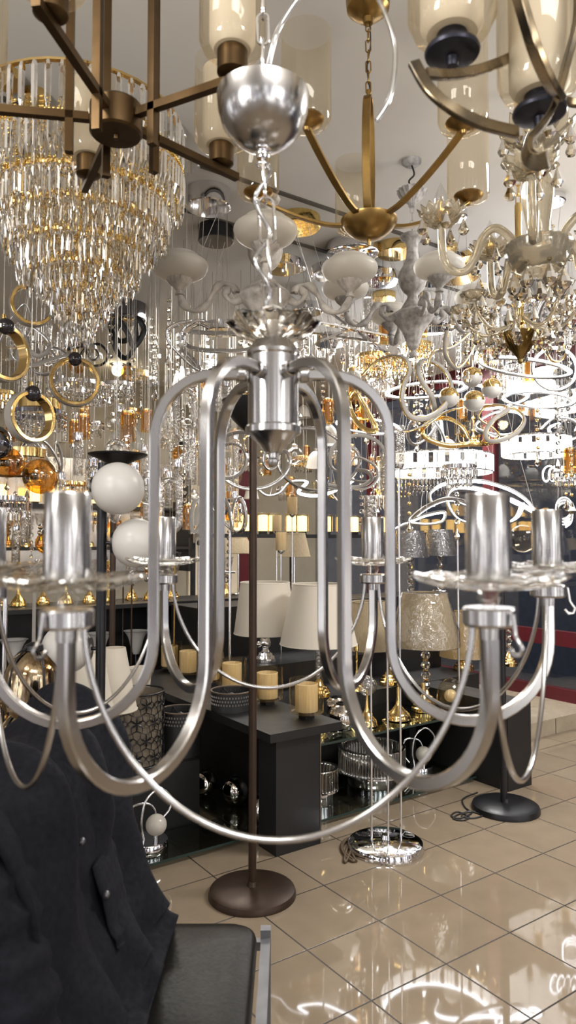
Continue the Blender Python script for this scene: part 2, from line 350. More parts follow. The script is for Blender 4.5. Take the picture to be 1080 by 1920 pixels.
m = chain_mb(MB(), (DX, 0, z(1.862)), (0, 0, z(1.60)), .078, .024, .0025); m.tube([(DX+.009*math.cos(a*.4), .009*math.sin(a*.4), z(1.850)) for a in range(16)], .002, 6, True)
m.build('chain', CH, ch, 60)
chain_mb(MB(), (DX, 0, z(2.42)), (DX, 0, z(1.96)), .05, .018, .0024).build('chain', CH, ch, 60)
loc = lambda p: p-V((CX, CY, CZ))
MB().tube(cr([(DX, 0, z(1.965))] + [loc(P(x, y, 1.05)) for x, y in ((512, 85), (530, 40), (575, -20), (640, -60), (695, -25), (735, 60), (741, 120), (730, 185), (706, 226))], 8), .004, 8).build('cable', CABLE, ch, 60)
pts = [(DX+.011*math.sin(k*1.1), .008*math.cos(k*.9)-.006, z(1.86)-.26*k/16) for k in range(17)]
MB().tube(cr(pts, 4), .0035, 8).build('cable', CABLE, ch, 60)
ap = [V((.034, z(1.526), 0)), V((.085, z(1.526), 0))] + [V((.085+.092*math.sin(a), z(1.43)+.096*math.cos(a), 0)) for a in [PI/2*k/8 for k in range(1, 9)]]
rr = (RA-.177)/2
ap += [V((.177, z(1.43)-(.29)*k/6, 0)) for k in range(1, 6)] + [V((.177+rr-rr*math.cos(a), z(1.126)-rr*math.sin(a), 0)) for a in [PI*k/22 for k in range(23)]] + [V((RA, z(1.185), 0))]
arm_me = None; first = []
cand = [ROT+PI/180*(60*k) for k in range(6)]
for k, a in enumerate(cand):
    Q = Matrix.Rotation(a, 4, 'Z')
    if k == 0:
        arm = MB().bar([V((p.x, 0, p.y)) for p in ap], .0155, .0155, nrm=V((0, 1, 0))).build('arm', NI, ch, 40)
        MB().lathe([(.010, 0), (.012, .002), (.012, .012), (.010, .014)], 20, Matrix.Translation((.040, 0, z(1.526))) @ Matrix.Rotation(PI/2, 4, 'Y')).build('arm_collar', NI, arm)
        cup = MB().lathe([(0, -.012), (.010, -.012), (.0105, 0), (.024, .001), (.0265, .004), (.0265, .018), (.0245, .020), (0, .020)], 32).build('cup', NI, arm, 30, (RA, 0, z(1.189)))
        hk = MB().tube([(.03, 0, .012), (.032, 0, .0), (.033, 0, -.008), (.037, 0, -.014), (.041, 0, -.019), (.038, 0, -.026), (.031, 0, -.027), (.026, 0, -.021)], .0022, 6).build('hook', NI, arm, 60, (RA, 0, z(1.192)))
        ds = MB().lathe([(.006, 0), (.009, .004), (.012, .010), (.009, .014), (.012, .017), (.03, .019), (.055, .0225), (.070, .027), (.076, .031), (.074, .034), (.05, .0285), (.02, .025), (.006, .025)], 48, flute=.03, nf=12, wave=.02).build('glass_dish', DISH, arm, 25, (RA, 0, z(1.208)))
        cd = MB().lathe([(0, 0), (.019, 0), (.0222, .003), (.0226, .006), (.0226, .086), (.0216, .088), (.0205, .086), (.0200, .02), (0, .02)], 40).build('candle_tube', NI, arm, 30, (RA, 0, z(1.2345)))
        arm.rotation_euler = (0, 0, a)
    else: dup(arm, rz=a, parent=ch)
    a2 = a+PI/3                                                     # drooping rod to the next cup
    p0 = V((RA*math.cos(a), RA*math.sin(a), z(1.195))); p1 = V((RA*math.cos(a2), RA*math.sin(a2), z(1.195))); e = (p1-p0).normalized()*.017; p0 += e; p1 -= e
    pts = []
    for j in range(41):
        s = -math.cos(PI*j/40); q = p0.lerp(p1, (s+1)/2); pts.append(q - V((0, 0, .212*max(0, 1-s*s)**.55)))
    MB().tube(pts, .0034, 8).build('swag_rod', NI, ch, 60)
# ---------- amber glass tube shades shared by the bronze and brass chandeliers ----------
def glass_shade(parent, loc, r, h, ri, hi, rnd_=.02, inner=True):
    o = MB().lathe([(0, 0), (r*.5, 0), (r-rnd_, .001), (r-rnd_*.3, rnd_*.35), (r, rnd_), (r, h)], 36).build('glass_shade', AMB, parent, 40, loc)
    if inner:
        MB().lathe([(0, .006), (ri*.8, .006), (ri, .02), (ri, hi)], 28).build('inner_glass', INNER, o, 40)
    return o
# ---------- dark bronze square-bar chandelier at the top ----------
D0 = 1.31; hub = P(218, 225, D0); HZ = hub.z
cb = thing('chandelier', 'dark bronze square-bar five-armed chandelier with amber glass tubes', 'chandelier', hub)
h = MB().lathe([(0, -.030), (.045, -.030), (.049, -.026), (.049, .024), (.046, .028), (0, .028)], 36).build('hub', BRZ, cb, 30)
MB().lathe([(0, -.038), (.005, -.037), (.006, -.033), (.006, -.030), (0, -.030)], 12).build('hub_screw', BRZ, h)
for k in range(5):
    a = math.radians(45+72*k)
    M = Matrix.Rotation(a, 4, 'Z')
    if k == 0:
        ar = MB().box((.175, 0, 0), (.25, .0145, .0145)).build('arm', BRZ, cb, 30)
        MB().lathe([(.0, -.006), (.007, -.006), (.007, .006), (0, .006)], 12, Matrix.Translation((.052, 0, 0)) @ Matrix.Rotation(PI/2, 4, 'Y')).build('arm_collar', BRZ, ar)
        MB().box((.085, 0, .36), (.0145, .0145, .86)).build('upright_bar', BRZ, ar, 30)
        c = MB().lathe([(0, 0), (.010, 0), (.022, .002), (.0265, .005), (.0265, .042), (.0245, .045), (0, .045)], 28).build('cup', BRZ, ar, 30, (.255, 0, .008))
        MB().lathe([(0, -.012), (.004, -.011), (.004, 0), (0, 0)], 10).build('cup_screw', BRZ, c)
        glass_shade(ar, (.255, 0, .047), .057, .19, .040, .17)
        ar.rotation_euler = (0, 0, a)
    else: dup(ar, rz=a, parent=cb)
MB().lathe([(0, .75), (.05, .75), (.052, .76), (.052, .80), (0, .80)], 28).build('upper_hub', BRZ, cb, 30)
MB().lathe([(0, .06), (.007, .06), (.007, .75), (0, .75)], 12).build('stem', BRZ, cb, 30) if False else None
# ---------- antique brass five-armed chandelier with an oval loop ----------
D1 = 1.80; hb = P(692, 425, D1); 
cc = thing('chandelier', 'antique brass five-armed chandelier with oval hanging loop and amber tubes', 'chandelier', hb)
MB().lathe([(0, -.05), (.004, -.05), (.005, -.034), (.02, -.033), (.04, -.024), (.06, -.008), (.072, .012), (.073, .016), (.068, .016), (.02, .012), (0, .012)], 40).build('hub', BRS, cc, 30)
o = MB().bar([V((.062*math.sin(a), 0, .175-.165*math.cos(a))) for a in [2*PI*i/40 for i in range(40)]], .006, .020, closed=True, nrm=None)
o = o.build('loop', BRS, cc, 40); o.rotation_euler = (0, 0, math.radians(77))
MB().tube([(0, 0, .335), (0, 0, .36)], .005, 10).build('loop_stem', BRS, cc)
chain_mb(MB(), (0, 0, .545), (0, 0, .352), .034, .013, .0019).build('chain', BRS, cc, 60)
MB().tube(cr([(.004, .002, .55), (.006, 0, .48), (-.003, 0, .42), (.005, 0, .355)], 6), .0018, 6).build('cable', WIREB, cc, 60)
MB().lathe([(0, .535), (.012, .536), (.014, .55), (.034, .556), (.055, .575), (.058, .60), (0, .60)], 32).build('canopy', BRS, cc, 30)
zc = P(580, 236, 1.55).z-hb.z
for k in range(5):
    a = math.radians(90+72*k+2)
    if k == 0:
        pts = cr([(.03, 0, .010), (.10, 0, zc*.14), (.17, 0, zc*.36), (.235, 0, zc*.64), (.285, 0, zc*.90), (.300, 0, zc)], 8)
        ar = MB().bar(pts, .008, .017, nrm=V((0, 1, 0)) if False else None).build('arm', BRS, cc, 40)
        MB().lathe([(0, -.010), (.006, -.010), (.008, -.004), (.02, 0), (.036, .008), (.040, .014), (.039, .017), (0, .012)], 32).build('cup', BRS, ar, 30, (.30, 0, zc))
        glass_shade(ar, (.30, 0, zc-.001), .056, .215, .036, .19, inner=False)
        ar.rotation_euler = (0, 0, a)
    else: dup(ar, rz=a, parent=cc)
# ---------- dark brass chandelier of curved bars, close overhead ----------
q = P(1040, 120, 1.02)
cd_ = thing('chandelier', 'dark brass chandelier of curved flat bars with wide black cups and amber tubes', 'chandelier', q)
L = lambda px, py, d: P(px, py, d)-q
def pbar(pts, h, b, name='curved_bar'): return MB().bar(cr([L(*p) for p in pts], 8), h, b).build(name, GUN, cd_, 40)
pbar([(776, 118, .94), (806, 168, .93), (852, 206, .93), (906, 232, .95), (969, 248, .98)], .016, .009)
pbar([(800, 138, .95), (846, 140, .97), (900, 130, 1.02), (962, 104, 1.08), (1010, 62, 1.14), (1040, 12, 1.20), (1060, -60, 1.26)], .014, .009)
pbar([(958, -60, .92), (978, 10, .92), (1002, 90, .92), (1028, 150, .94), (1046, 178, .97)], .009, .026)
pbar([(1086, -60, 1.0), (1084, 30, 1.0), (1064, 110, 1.0), (1046, 176, .99), (1030, 215, .98), (1008, 246, .97), (990, 268, .96), (991, 294, .95), (1008, 304, .94), (1028, 298, .93)], .009, .022)
pbar([(1140, 140, 1.0), (1110, 190, 1.05), (1060, 190, 1.06), (1046, 178, 1.0)], .012, .010)
def dcup(px, py, d, r):
    o = MB().lathe([(0, -.012), (.008, -.012), (.010, 0), (.026, .001), (.039, .006), (.0405, .010), (.039, .014), (.024, .024), (.0225, .028), (.0225, .046), (0, .046)], 36).build('cup', NAVY, cd_, 30, L(px, py, d))
    glass_shade(o, (0, 0, .03), r, .21, r*.72, .19, .03)
dcup(848, 110, 1.02, .064); dcup(1012, 222, 1.06, .062); dcup(1018, 14, 1.10, .060); dcup(1190, 90, 1.02, .062)
MB().lathe([(0, 0), (.012, 0), (.012, .5), (0, .5)], 16).build('stem', GUN, cd_, 30, L(1130, 130, 1.02))

# ---------- tiered crystal chandelier ----------
D2 = 2.0; kc = P(150, 500, D2)
ck = thing('crystal_chandelier', 'tiered round crystal chandelier with gold rings and rows of hanging prisms', 'chandelier', kc)
zz = lambda y: P(150, y, D2).z-kc.z
tiers = [(.285, zz(322), .105, .0085), (.245, zz(386), .10, .0075), (.205, zz(428), .09, .007), (.165, zz(474), .09, .007), (.115, zz(514), .075, .0065), (.078, zz(550), .07, .006), (.045, zz(582), .065, .006)]
allp = []
for (r, zt, Ln, pr) in tiers:
    rg = MB().bar(circ(r, 56, (0, 0, zt)), .010, .004, closed=True, nrm=V((0, 0, 1)))
    rg.build('tier_ring', GO, ck, 40)
    if r > .05:
        bd = MB()
        n = int(2*PI*r/.0105)
        for i in range(n):
            a = 2*PI*i/n; bd.sph((r*1.012*math.cos(a), r*1.012*math.sin(a), zt+.008), .0046, 6, 4)
        bd.build('bead_edging', GOR, ck, 60)
    n = int(2*PI*r/(pr*2.15))
    for i in range(n):
        a = 2*PI*(i+.3*rnd.random())/n; allp.append((r*1.01*math.cos(a), r*1.01*math.sin(a), zt-.004, pr, Ln*rnd.uniform(.85, 1.12), rnd.random()*1.5))
        if i % 2 == 0: allp.append((r*.90*math.cos(a), r*.90*math.sin(a), zt-.02, pr, Ln*rnd.uniform(.9, 1.2), rnd.random()*1.5))
for i in range(52):                                                 # tall tubes standing above the top ring
    a = 2*PI*i/52; allp.append((.285*math.cos(a), .285*math.sin(a), zz(322)+.135, .009, .14, rnd.random()))
for i in range(14): allp.append((.025*math.cos(i*2.4), .025*math.sin(i*2.4), zz(606), .006, .05+.03*rnd.random(), rnd.random()))
allp.sort(key=lambda p: p[1]+.0*p[2])                               # the ones towards the shop door first
def crystal_m(m, p): m.lathe([(0, 0), (p[3]*.6, -.004), (p[3], -p[4]*.12), (p[3]*.92, -p[4]*.72), (0, -p[4])], 6, Matrix.Translation(p[:3]) @ Matrix.Rotation(p[5], 4, 'Z') @ Matrix.Rotation(.06*(p[5]-.7), 4, 'X'))
for p in allp[:100]:
    m = MB(); crystal_m(m, (0, 0, 0)+p[3:]); m.build('prism', XT, ck, 0, p[:3])
m = MB()
for p in allp[100:]: crystal_m(m, p)
m.build('prisms', XT, ck, 0)['kind'] = 'stuff'
m = MB()
for i in range(240):                                                # gold beaded strings between the prisms
    a = 2*PI*rnd.random(); r, zt, Ln, pr = tiers[rnd.choice((0, 0, 0, 1, 1, 2, 3))]; r *= .95
    for j in range(7): m.sph((r*math.cos(a), r*math.sin(a), zt+.05-.013*j), .0042, 5, 4)
m.build('bead_strings', GOR, ck, 60)['kind'] = 'stuff'
MB().lathe([(0, 0), (.012, 0), (.012, .62), (0, .62)], 12).build('stem', GO, ck, 30, (0, 0, zz(600)))
MB().lathe([(.272, 0), (.285, 0), (.285, .006), (.272, .006), (.272, 0)], 40).build('top_plate', GO, ck, 30, (0, 0, zz(322)+.135))

# ---------- carved chandeliers with frosted bowls ----------
def carved(name, label, c, k, n, a0, m, fr, chain_top, ro=None):
    t = thing(name, label, 'chandelier', c, 0, None, k)
    body = cr2([(0, -.17), (.012, -.165), (.016, -.15), (.008, -.14), (.022, -.125), (.026, -.11), (.030, -.10), (.040, -.07), (.060, -.035), (.085, -.005), (.088, .010), (.072, .022), (.052, .034), (.036, .06), (.022, .085), (.026, .10), (.045, .12), (.058, .155), (.055, .19), (.036, .225), (.026, .26), (.024, .30), (.030, .325), (.046, .335), (.048, .35), (0, .35)], 4)
    MB().lathe(body, 32, flute=.03, nf=12).build('body', m, t, 50)
    for i in range(n):
        a = math.radians(a0+360*i/n)
        if i == 0:
            pts = cr([(.075, 0, 0), (.11, 0, -.012), (.135, 0, .012), (.118, 0, .036), (.098, 0, .022), (.118, 0, .046), (.155, 0, .045), (.18, 0, .012), (.205, 0, -.03), (.245, 0, -.045), (.278, 0, -.022), (.29, 0, .018)], 6)
            rs = [.011+.004*math.sin(j*.55) for j in range(len(pts))]
            ar = MB().tube(pts, rs, 10).build('arm', m, t, 60)
            MB().lathe([(0, -.028), (.016, -.026), (.011, -.012), (.02, 0), (.034, .012), (.042, .026), (.044, .034), (.040, .036), (0, .030)], 28, flute=.05, nf=14).build('cup', m, ar, 50, (.29, 0, .035))
            MB().lathe(cr2([(.034, 0), (.062, .007), (.086, .022), (.096, .042), (.094, .056), (.086, .064), (.072, .074), (.062, .084)], 4), 36).build('bowl_shade', fr, ar, 60, (.29, 0, .062))
            ar.rotation_euler = (0, 0, a)
        else: dup(ar, rz=a, parent=t)
    ct = (chain_top-c.z)/k
    chain_mb(MB(), (0, 0, ct-.02 if not ro else ct-.19), (0, 0, .345), .04, .016, .002).build('chain', CLR if ro else CH, t, 60)
    if ro:
        MB().lathe([(0, 0), (.012, 0), (.016, .015), (.05, .045), (.062, .07), (.055, .074), (0, .06)], 32, flute=.06, nf=16).build('canopy', m, t, 50, (0, 0, ct-.20))
        MB().lathe([(0, 0), (.03, .002), (.04, .010), (.042, .022), (0, .022)], 28).build('ceiling_rose', m, t, 50, (0, 0, ct-.022))
        MB().tube(cr([(0, 0, ct-.02), (.01, 0, ct-.06), (-.012, 0, ct-.09), (.006, 0, ct-.13)], 6), .004, 6).build('cable', WIREB, t, 60)
    else:
        MB().lathe([(0, 0), (.04, .004), (.055, .02), (.055, .03), (0, .03)], 28).build('canopy', m, t, 50, (0, 0, ct-.03))
    return t
carved('chandelier', 'white carved scroll-armed chandelier with four wide frosted bowl shades', P(497, 560, 2.4), 1.0, 4, 2, WHP, FRO, HC)
carved('chandelier', 'grey carved baluster chandelier with small frosted bowls below a fluted ceiling cup', P(774, 596, 2.71), .92, 4, 10, GRP, FRO, HC, 1)

# ---------- champagne glass chandelier with drops ----------
gc = P(1010, 478, 1.75)
cg = thing('chandelier', 'champagne glass chandelier with curved arms, candle bulbs and pear drops', 'chandelier', gc)
MB().lathe(cr2([(0, -.055), (.012, -.054), (.035, -.048), (.062, -.028), (.076, .0), (.080, .022), (.072, .03), (.045, .032), (.03, .038), (.028, .05)], 4), 40, flute=.035, nf=20).build('bowl', CHAMP, cg, 60)
MB().lathe(cr2([(.028, .05), (.030, .08), (.036, .12), (.040, .16), (.034, .20), (.022, .235), (.03, .25), (.05, .262), (.058, .28), (.05, .29), (.02, .285), (.016, .33), (0, .33)], 4), 28, flute=.03, nf=8).build('column', CHAMP, cg, 60)
MB().lathe(cr2([(.02, .275), (.05, .278), (.075, .295), (.088, .318), (.084, .322), (.06, .302), (.02, .288)], 3), 36, flute=.09, nf=12, wave=.15).build('frilled_dish', CHAMP, cg, 60)
chain_mb(MB(), (0, 0, HC-gc.z), (0, 0, .33), .04, .016, .002).build('chain', GO, cg, 60)
def pear(parent, loc, r=.014, L=.045, m=XG): 
    o = MB().drop((0, 0, -.012), r, L).build('pear_drop', m, parent, 0, loc); MB().sph((0, 0, -.006), .006, 8, 6).build('drop_bead', m, o, 0); return o
for i in range(5):
    a = math.radians(175+72*i)
    if i == 0:
        pts = cr([(.05, 0, .012), (.072, 0, .05), (.105, 0, .072), (.135, 0, .05), (.155, 0, 0), (.18, 0, -.035), (.215, 0, -.03), (.235, 0, .01), (.238, 0, .085)], 8)
        ar = MB().tube(pts, .0105, 10).build('arm', CHAMP, cg, 60)
        MB().lathe(cr2([(.01, 0), (.03, .003), (.045, .014), (.056, .034), (.053, .036), (.04, .018), (.012, .010)], 3), 40, flute=.10, nf=14, wave=.12).build('frilled_dish', CHAMP, ar, 60, (.238, 0, .085))
        MB().lathe([(0, 0), (.011, 0), (.012, .03), (0, .03)], 16).build('bulb_socket', GO, ar, 40, (.238, 0, .092))
        b = MB().lathe(cr2([(.009, 0), (.016, .016), (.0175, .028), (.012, .048), (.004, .066), (0, .074)], 4), 16).build('candle_bulb', CLR, ar, 60, (.238, 0, .122))
        MB().tube(cr([(-.004, 0, .004), (-.003, 0, .03), (.003, 0, .034), (.004, 0, .004)], 4), .0008, 5).build('filament', GO, b, 60)
        for j in range(5): 
            g = 2*PI*j/5+.4; pear(ar, (.238+.054*math.cos(g), .054*math.sin(g), .108))
        ar.rotation_euler = (0, 0, a)
    else: dup(ar, rz=a, parent=cg)
for j in range(8):
    g = 2*PI*j/8; pear(cg, (.085*math.cos(g), .085*math.sin(g), .31), .015, .05)
for j in range(7):
    g = 2*PI*j/7+.3; pear(cg, (.06*math.cos(g), .06*math.sin(g), -.028), .018, .06)
# ---------- gold glass-drop chandelier with a fluted cone below ----------
gd = P(975, 640, 2.3)
ce = thing('chandelier', 'gold-stemmed drop chandelier ending in a fluted brown glass cone', 'chandelier', gd)
MB().lathe(cr2([(0, -.075), (.006, -.07), (.010, -.055), (.03, -.03), (.052, .0), (.064, .022), (.060, .025), (.03, .018), (0, .018)], 3), 40, flute=.04, nf=18).build('cone', pm('brown gold glass', (.42, .29, .1, 1), .12, .85, .5, 12, dark='4a3512'), ce, 60)
MB().lathe(cr2([(0, .018), (.012, .02), (.010, .05), (.018, .06), (.012, .075), (.014, .12), (.02, .13), (.012, .15), (.012, .30), (.03, .32), (.012, .34), (.012, .45), (0, .45)], 3), 20).build('stem', GO, ce, 60)
chain_mb(MB(), (0, 0, HC-gd.z), (0, 0, .45), .04, .016, .002).build('chain', GO, ce, 60)
for i in range(8):
    a = math.radians(22.5+45*i)
    if i == 0:
        ar = MB().tube(cr([(.01, 0, .08), (.06, 0, .04), (.11, 0, .03), (.155, 0, .06), (.18, 0, .11)], 6), .006, 8).build('arm', CHAMP, ce, 60)
        MB().lathe(cr2([(.006, 0), (.03, .006), (.042, .022), (.039, .024), (.02, .012), (.006, .01)], 3), 28, flute=.08, nf=10).build('dish', CHAMP, ar, 60, (.18, 0, .11))
        for j in range(4): pear(ar, (.18+.04*math.cos(j*1.57), .04*math.sin(j*1.57), .13), .016, .055)
        for j in range(3): pear(ar, (.07+.05*j, 0, .03), .015, .05)
        ar.rotation_euler = (0, 0, a)
    else: dup(ar, rz=a, parent=ce)
for j in range(22):
    g = j*2.4; r = .08+.09*rnd.random(); pear(ce, (r*math.cos(g), r*math.sin(g), .34-.014*j+.05*rnd.random()), .017, .058)
# ---------- ribbon pendants ----------
def wires(t, pts, top, m=None, r=.0011):
    for p in pts: MB().tube([p, V((p.x, p.y, top)) if not isinstance(top, V) else top], r, 5, cap=False).build('suspension_wire', m or WIRE, t, 60)
def canopy(t, c, r, h, m):
    return MB().lathe([(0, 0), (r*.94, 0), (r, .004), (r, h), (0, h)], 32).build('canopy', m, t, 30, c)
def swirl(name, label, pts, m, b=.022, h=.007, closed=False, strip=SIL, can=None, n=8, group=None, cat='pendant lamp', nw=3, lean=None):
    pts = [P(*p) for p in pts]; c = sum(pts, V())/len(pts); c.z = min(p.z for p in pts)
    t = thing(name, label, cat, c, 0, group)
    cv = cr([p-c for p in pts], n, closed)
    MB().bar(cv, h, b, closed=closed, nrm=lean).build('ribbon', m, t, 50)
    if strip:
        T, N = frames(cv, closed)
        if lean is not None: N = [(lean-T[i]*lean.dot(T[i])).normalized() for i in range(len(cv))]
        MB().bar([p+N[i]*(h*.6) for i, p in enumerate(cv)], h*.5, b*.82, closed=closed, nrm=lean).build('light_strip', strip, t, 50)
    top = HC-.045-c.z
    if can:
        cx = P(can[0], can[1], can[2]); cc = V((cx.x-c.x, cx.y-c.y, HC-can[4]-c.z)); canopy(t, cc, can[3], can[4], can[5]); 
        for k in range(nw):
            p = cv[int(len(cv)*(k+.5)/nw)]; e = cc+V((can[3]*.5*math.cos(k*2.1), can[3]*.5*math.sin(k*2.1), 0)); MB().tube([p, e], .0012, 5, cap=False).build('suspension_wire', WIRE, t, 60)
    else:
        canopy(t, V((0, 0, HC-.03-c.z)), .06, .03, CH); e = V((0, 0, HC-.03-c.z))
        for k in range(nw):
            p = cv[int(len(cv)*(k+.5)/nw)]; MB().tube([p, e+V((.04*math.cos(k*2.1), .04*math.sin(k*2.1), 0))], .0012, 5, cap=False).build('suspension_wire', WIRE, t, 60)
    return t
c8 = lambda x, y, d: (680+x*.3704, 640+y*.3704, d)
c3 = lambda x, y, d: (x*.3704, 360+y*.3704, d)
c7 = lambda x, y, d: (340+x*.3704, 640+y*.3704, d)
UP = V((.2, -.95, .25))
swirl('swirl_pendant', 'gold ribbon pendant curling twice, beside the strings of crystal balls', [c8(*p) for p in ((0, 170, 3.4), (60, 110, 3.4), (140, 75, 3.35), (215, 90, 3.3), (235, 150, 3.3), (205, 230, 3.3), (200, 310, 3.3), (240, 380, 3.35), (320, 390, 3.4), (400, 340, 3.45), (448, 260, 3.5), (430, 170, 3.5), (370, 112, 3.5), (305, 100, 3.5), (280, 150, 3.45), (310, 220, 3.45), (350, 280, 3.45), (365, 350, 3.5))], GO, .028, .008, can=(740, 452, 3.5, .09, .05, GO))
swirl('swirl_pendant', 'gold ribbon pendant stretched sideways in open loops above the lit crystal ring', [c8(*p) for p in ((145, 440, 3.7), (220, 458, 3.7), (320, 425, 3.75), (420, 360, 3.8), (540, 330, 3.85), (680, 322, 3.9), (780, 350, 3.9), (818, 400, 3.85), (780, 460, 3.8), (700, 500, 3.75), (635, 500, 3.75), (625, 450, 3.75), (670, 390, 3.75), (735, 345, 3.8), (700, 325, 3.85), (620, 335, 3.9), (590, 390, 3.9), (660, 440, 3.9), (690, 480, 3.9), (640, 515, 3.8), (540, 520, 3.75), (430, 528, 3.75), (330, 495, 3.75), (302, 450, 3.75), (350, 400, 3.8), (430, 390, 3.8), (500, 430, 3.8), (535, 490, 3.8))], GO, .026, .008, can=(858, 502, 3.8, .11, .06, GO))
swirl('swirl_pendant', 'small gold ribbon pendant bent like a leaf under the carved grey chandelier', [c7(*p) for p in ((850, 300, 3.4), (880, 260, 3.4), (920, 320, 3.4), (980, 430, 3.4), (975, 455, 3.4), (920, 440, 3.42), (870, 380, 3.45), (846, 310, 3.45))], GO, .026, .008, True, can=(560, 402, 3.2, .10, .05, GOR))
swirl('swirl_pendant', 'gold ribbon ring pendant curving beside the fluted brown cone', [(800, 690, 3.1), (812, 660, 3.1), (850, 650, 3.15), (890, 612, 3.2), (900, 570, 3.2), (892, 640, 3.2), (860, 690, 3.15), (835, 664, 3.1), (838, 620, 3.1)], GO, .02, .007)
swirl('swirl_pendant', 'gold ribbon pendant hanging in a long loop beyond the drop chandelier', [c8(*p) for p in ((890, 0, 3.0), (930, 60, 3.0), (960, 100, 3.0), (1000, 100, 3.0), (1020, 60, 3.0), (1000, -20, 3.0), (960, -60, 3.0))], GO, .02, .007)
swirl('swirl_pendant', 'chrome ribbon pendant folded into two long bends below the carved white chandelier', [c3(*p) for p in ((970, 655, 3.1), (900, 670, 3.1), (850, 700, 3.1), (850, 745, 3.1), (880, 790, 3.1), (940, 850, 3.1), (1000, 900, 3.1), (985, 860, 3.15), (930, 800, 3.2), (920, 730, 3.2), (950, 690, 3.2), (1010, 660, 3.2), (1060, 680, 3.2))], CH, .032, .008, can=(391, 347, 2.95, .095, .075, CH))
swirl('swirl_pendant', 'chrome ribbon pendant in a flat open loop behind the clear cable chain', [c3(*p) for p in ((920, 730, 3.4), (960, 710, 3.4), (1080, 715, 3.4), (1200, 720, 3.4), (1290, 760, 3.4), (1250, 800, 3.35), (1120, 805, 3.3), (990, 795, 3.3), (935, 765, 3.35))], CH, .024, .008, True, can=(405, 420, 3.3, .085, .07, BLK))
swirl('swirl_pendant', 'chrome ribbon pendant in a wide loose loop below the tiered crystal chandelier', [c3(*p) for p in ((130, 700, 3.0), (150, 680, 3.0), (210, 720, 3.0), (255, 780, 3.0), (200, 830, 2.95), (150, 800, 2.95), (130, 740, 3.0), (90, 830, 2.95), (150, 880, 2.9), (260, 850, 2.95), (340, 830, 3.0), (370, 850, 3.0), (300, 800, 3.05), (240, 800, 3.05))], CH, .02, .007)
swirl('swirl_pendant', 'silver ribbon pendant crossing itself beside the gold ring with black bead', [(0, 640, 3.3), (20, 600, 3.3), (48, 570, 3.3), (60, 610, 3.3), (40, 660, 3.25), (70, 700, 3.2), (110, 690, 3.2), (90, 650, 3.25), (55, 640, 3.3)], CH, .018, .006)
swirl('swirl_pendant', 'black ribbon pendant of two crossed ovals with grey strips', [c3(*p) for p in ((560, 680, 4.2), (600, 650, 4.2), (650, 720, 4.2), (680, 780, 4.2), (730, 700, 4.2), (690, 640, 4.2), (690, 760, 4.25), (640, 840, 4.25), (590, 800, 4.25), (580, 720, 4.25), (620, 660, 4.3), (650, 740, 4.3), (600, 750, 4.3))], BLK, .034, .010, True, can=(235, 578, 4.4, .13, .10, CHD))
swirl('swirl_pendant', 'black wire-thin ribbon pendant of nested rings under the crystal tip', [c3(*p) for p in ((345, 800, 4.4), (390, 765, 4.4), (430, 790, 4.4), (400, 840, 4.4), (440, 880, 4.4), (520, 870, 4.4), (545, 820, 4.4), (500, 770, 4.4), (440, 800, 4.45), (470, 850, 4.45), (500, 820, 4.45), (450, 780, 4.45))], BLK, .018, .007, True)
# long interlaced silver loops behind the nickel body
q = []
for k in range(96):
    a = 2*PI*k/96; q.append((553+132*math.cos(a)+40*math.cos(6*a+.6), 862+22*math.sin(a)+38*math.sin(6*a+.6), 3.75+.35*math.sin(a)))
swirl('swirl_pendant', 'long silver pendant of interlaced ribbon loops behind the nickel chandelier body', q, SIL, .020, .008, True, strip=CH, n=3, nw=4)
swirl('swirl_pendant', 'silver ribbon pendant in one teardrop loop beside the silver interlaced loops', [c7(*p) for p in ((850, 640, 3.7), (880, 590, 3.7), (930, 600, 3.7), (985, 640, 3.7), (990, 700, 3.7), (930, 745, 3.7), (840, 740, 3.7), (760, 745, 3.7), (700, 720, 3.72), (800, 735, 3.74), (900, 735, 3.74), (960, 700, 3.74), (940, 660, 3.74), (880, 650, 3.74))], SIL, .022, .008, strip=CH)
# chrome star of crossed bars
sp = P(662, 600, 3.5)
st = thing('star_pendant', 'chrome pendant of crossed flat bars with a glass ball at the crossing', 'pendant lamp', sp)
for k, (x0, y0, x1, y1) in enumerate(((585, 602, 735, 632), (600, 640, 700, 598), (622, 588, 722, 660), (588, 625, 700, 640))):
    MB().bar([P(x0, y0, 3.4+.1*k)-sp, P(x1, y1, 3.6-.1*k)-sp], .012, .022).build('bar', CH, st, 40)
MB().sph((0, 0, -.03), .032, 16, 10).build('glass_ball', CRIN, st, 180); canopy(st, V((0, 0, HC-.05-sp.z)), .13, .05, CH)
for k in range(3): MB().tube([(.08*math.cos(k*2.1), .08*math.sin(k*2.1), 0), (.08*math.cos(k*2.1), .08*math.sin(k*2.1), HC-.05-sp.z)], .0012, 5, cap=False).build('suspension_wire', WIRE, st, 60)
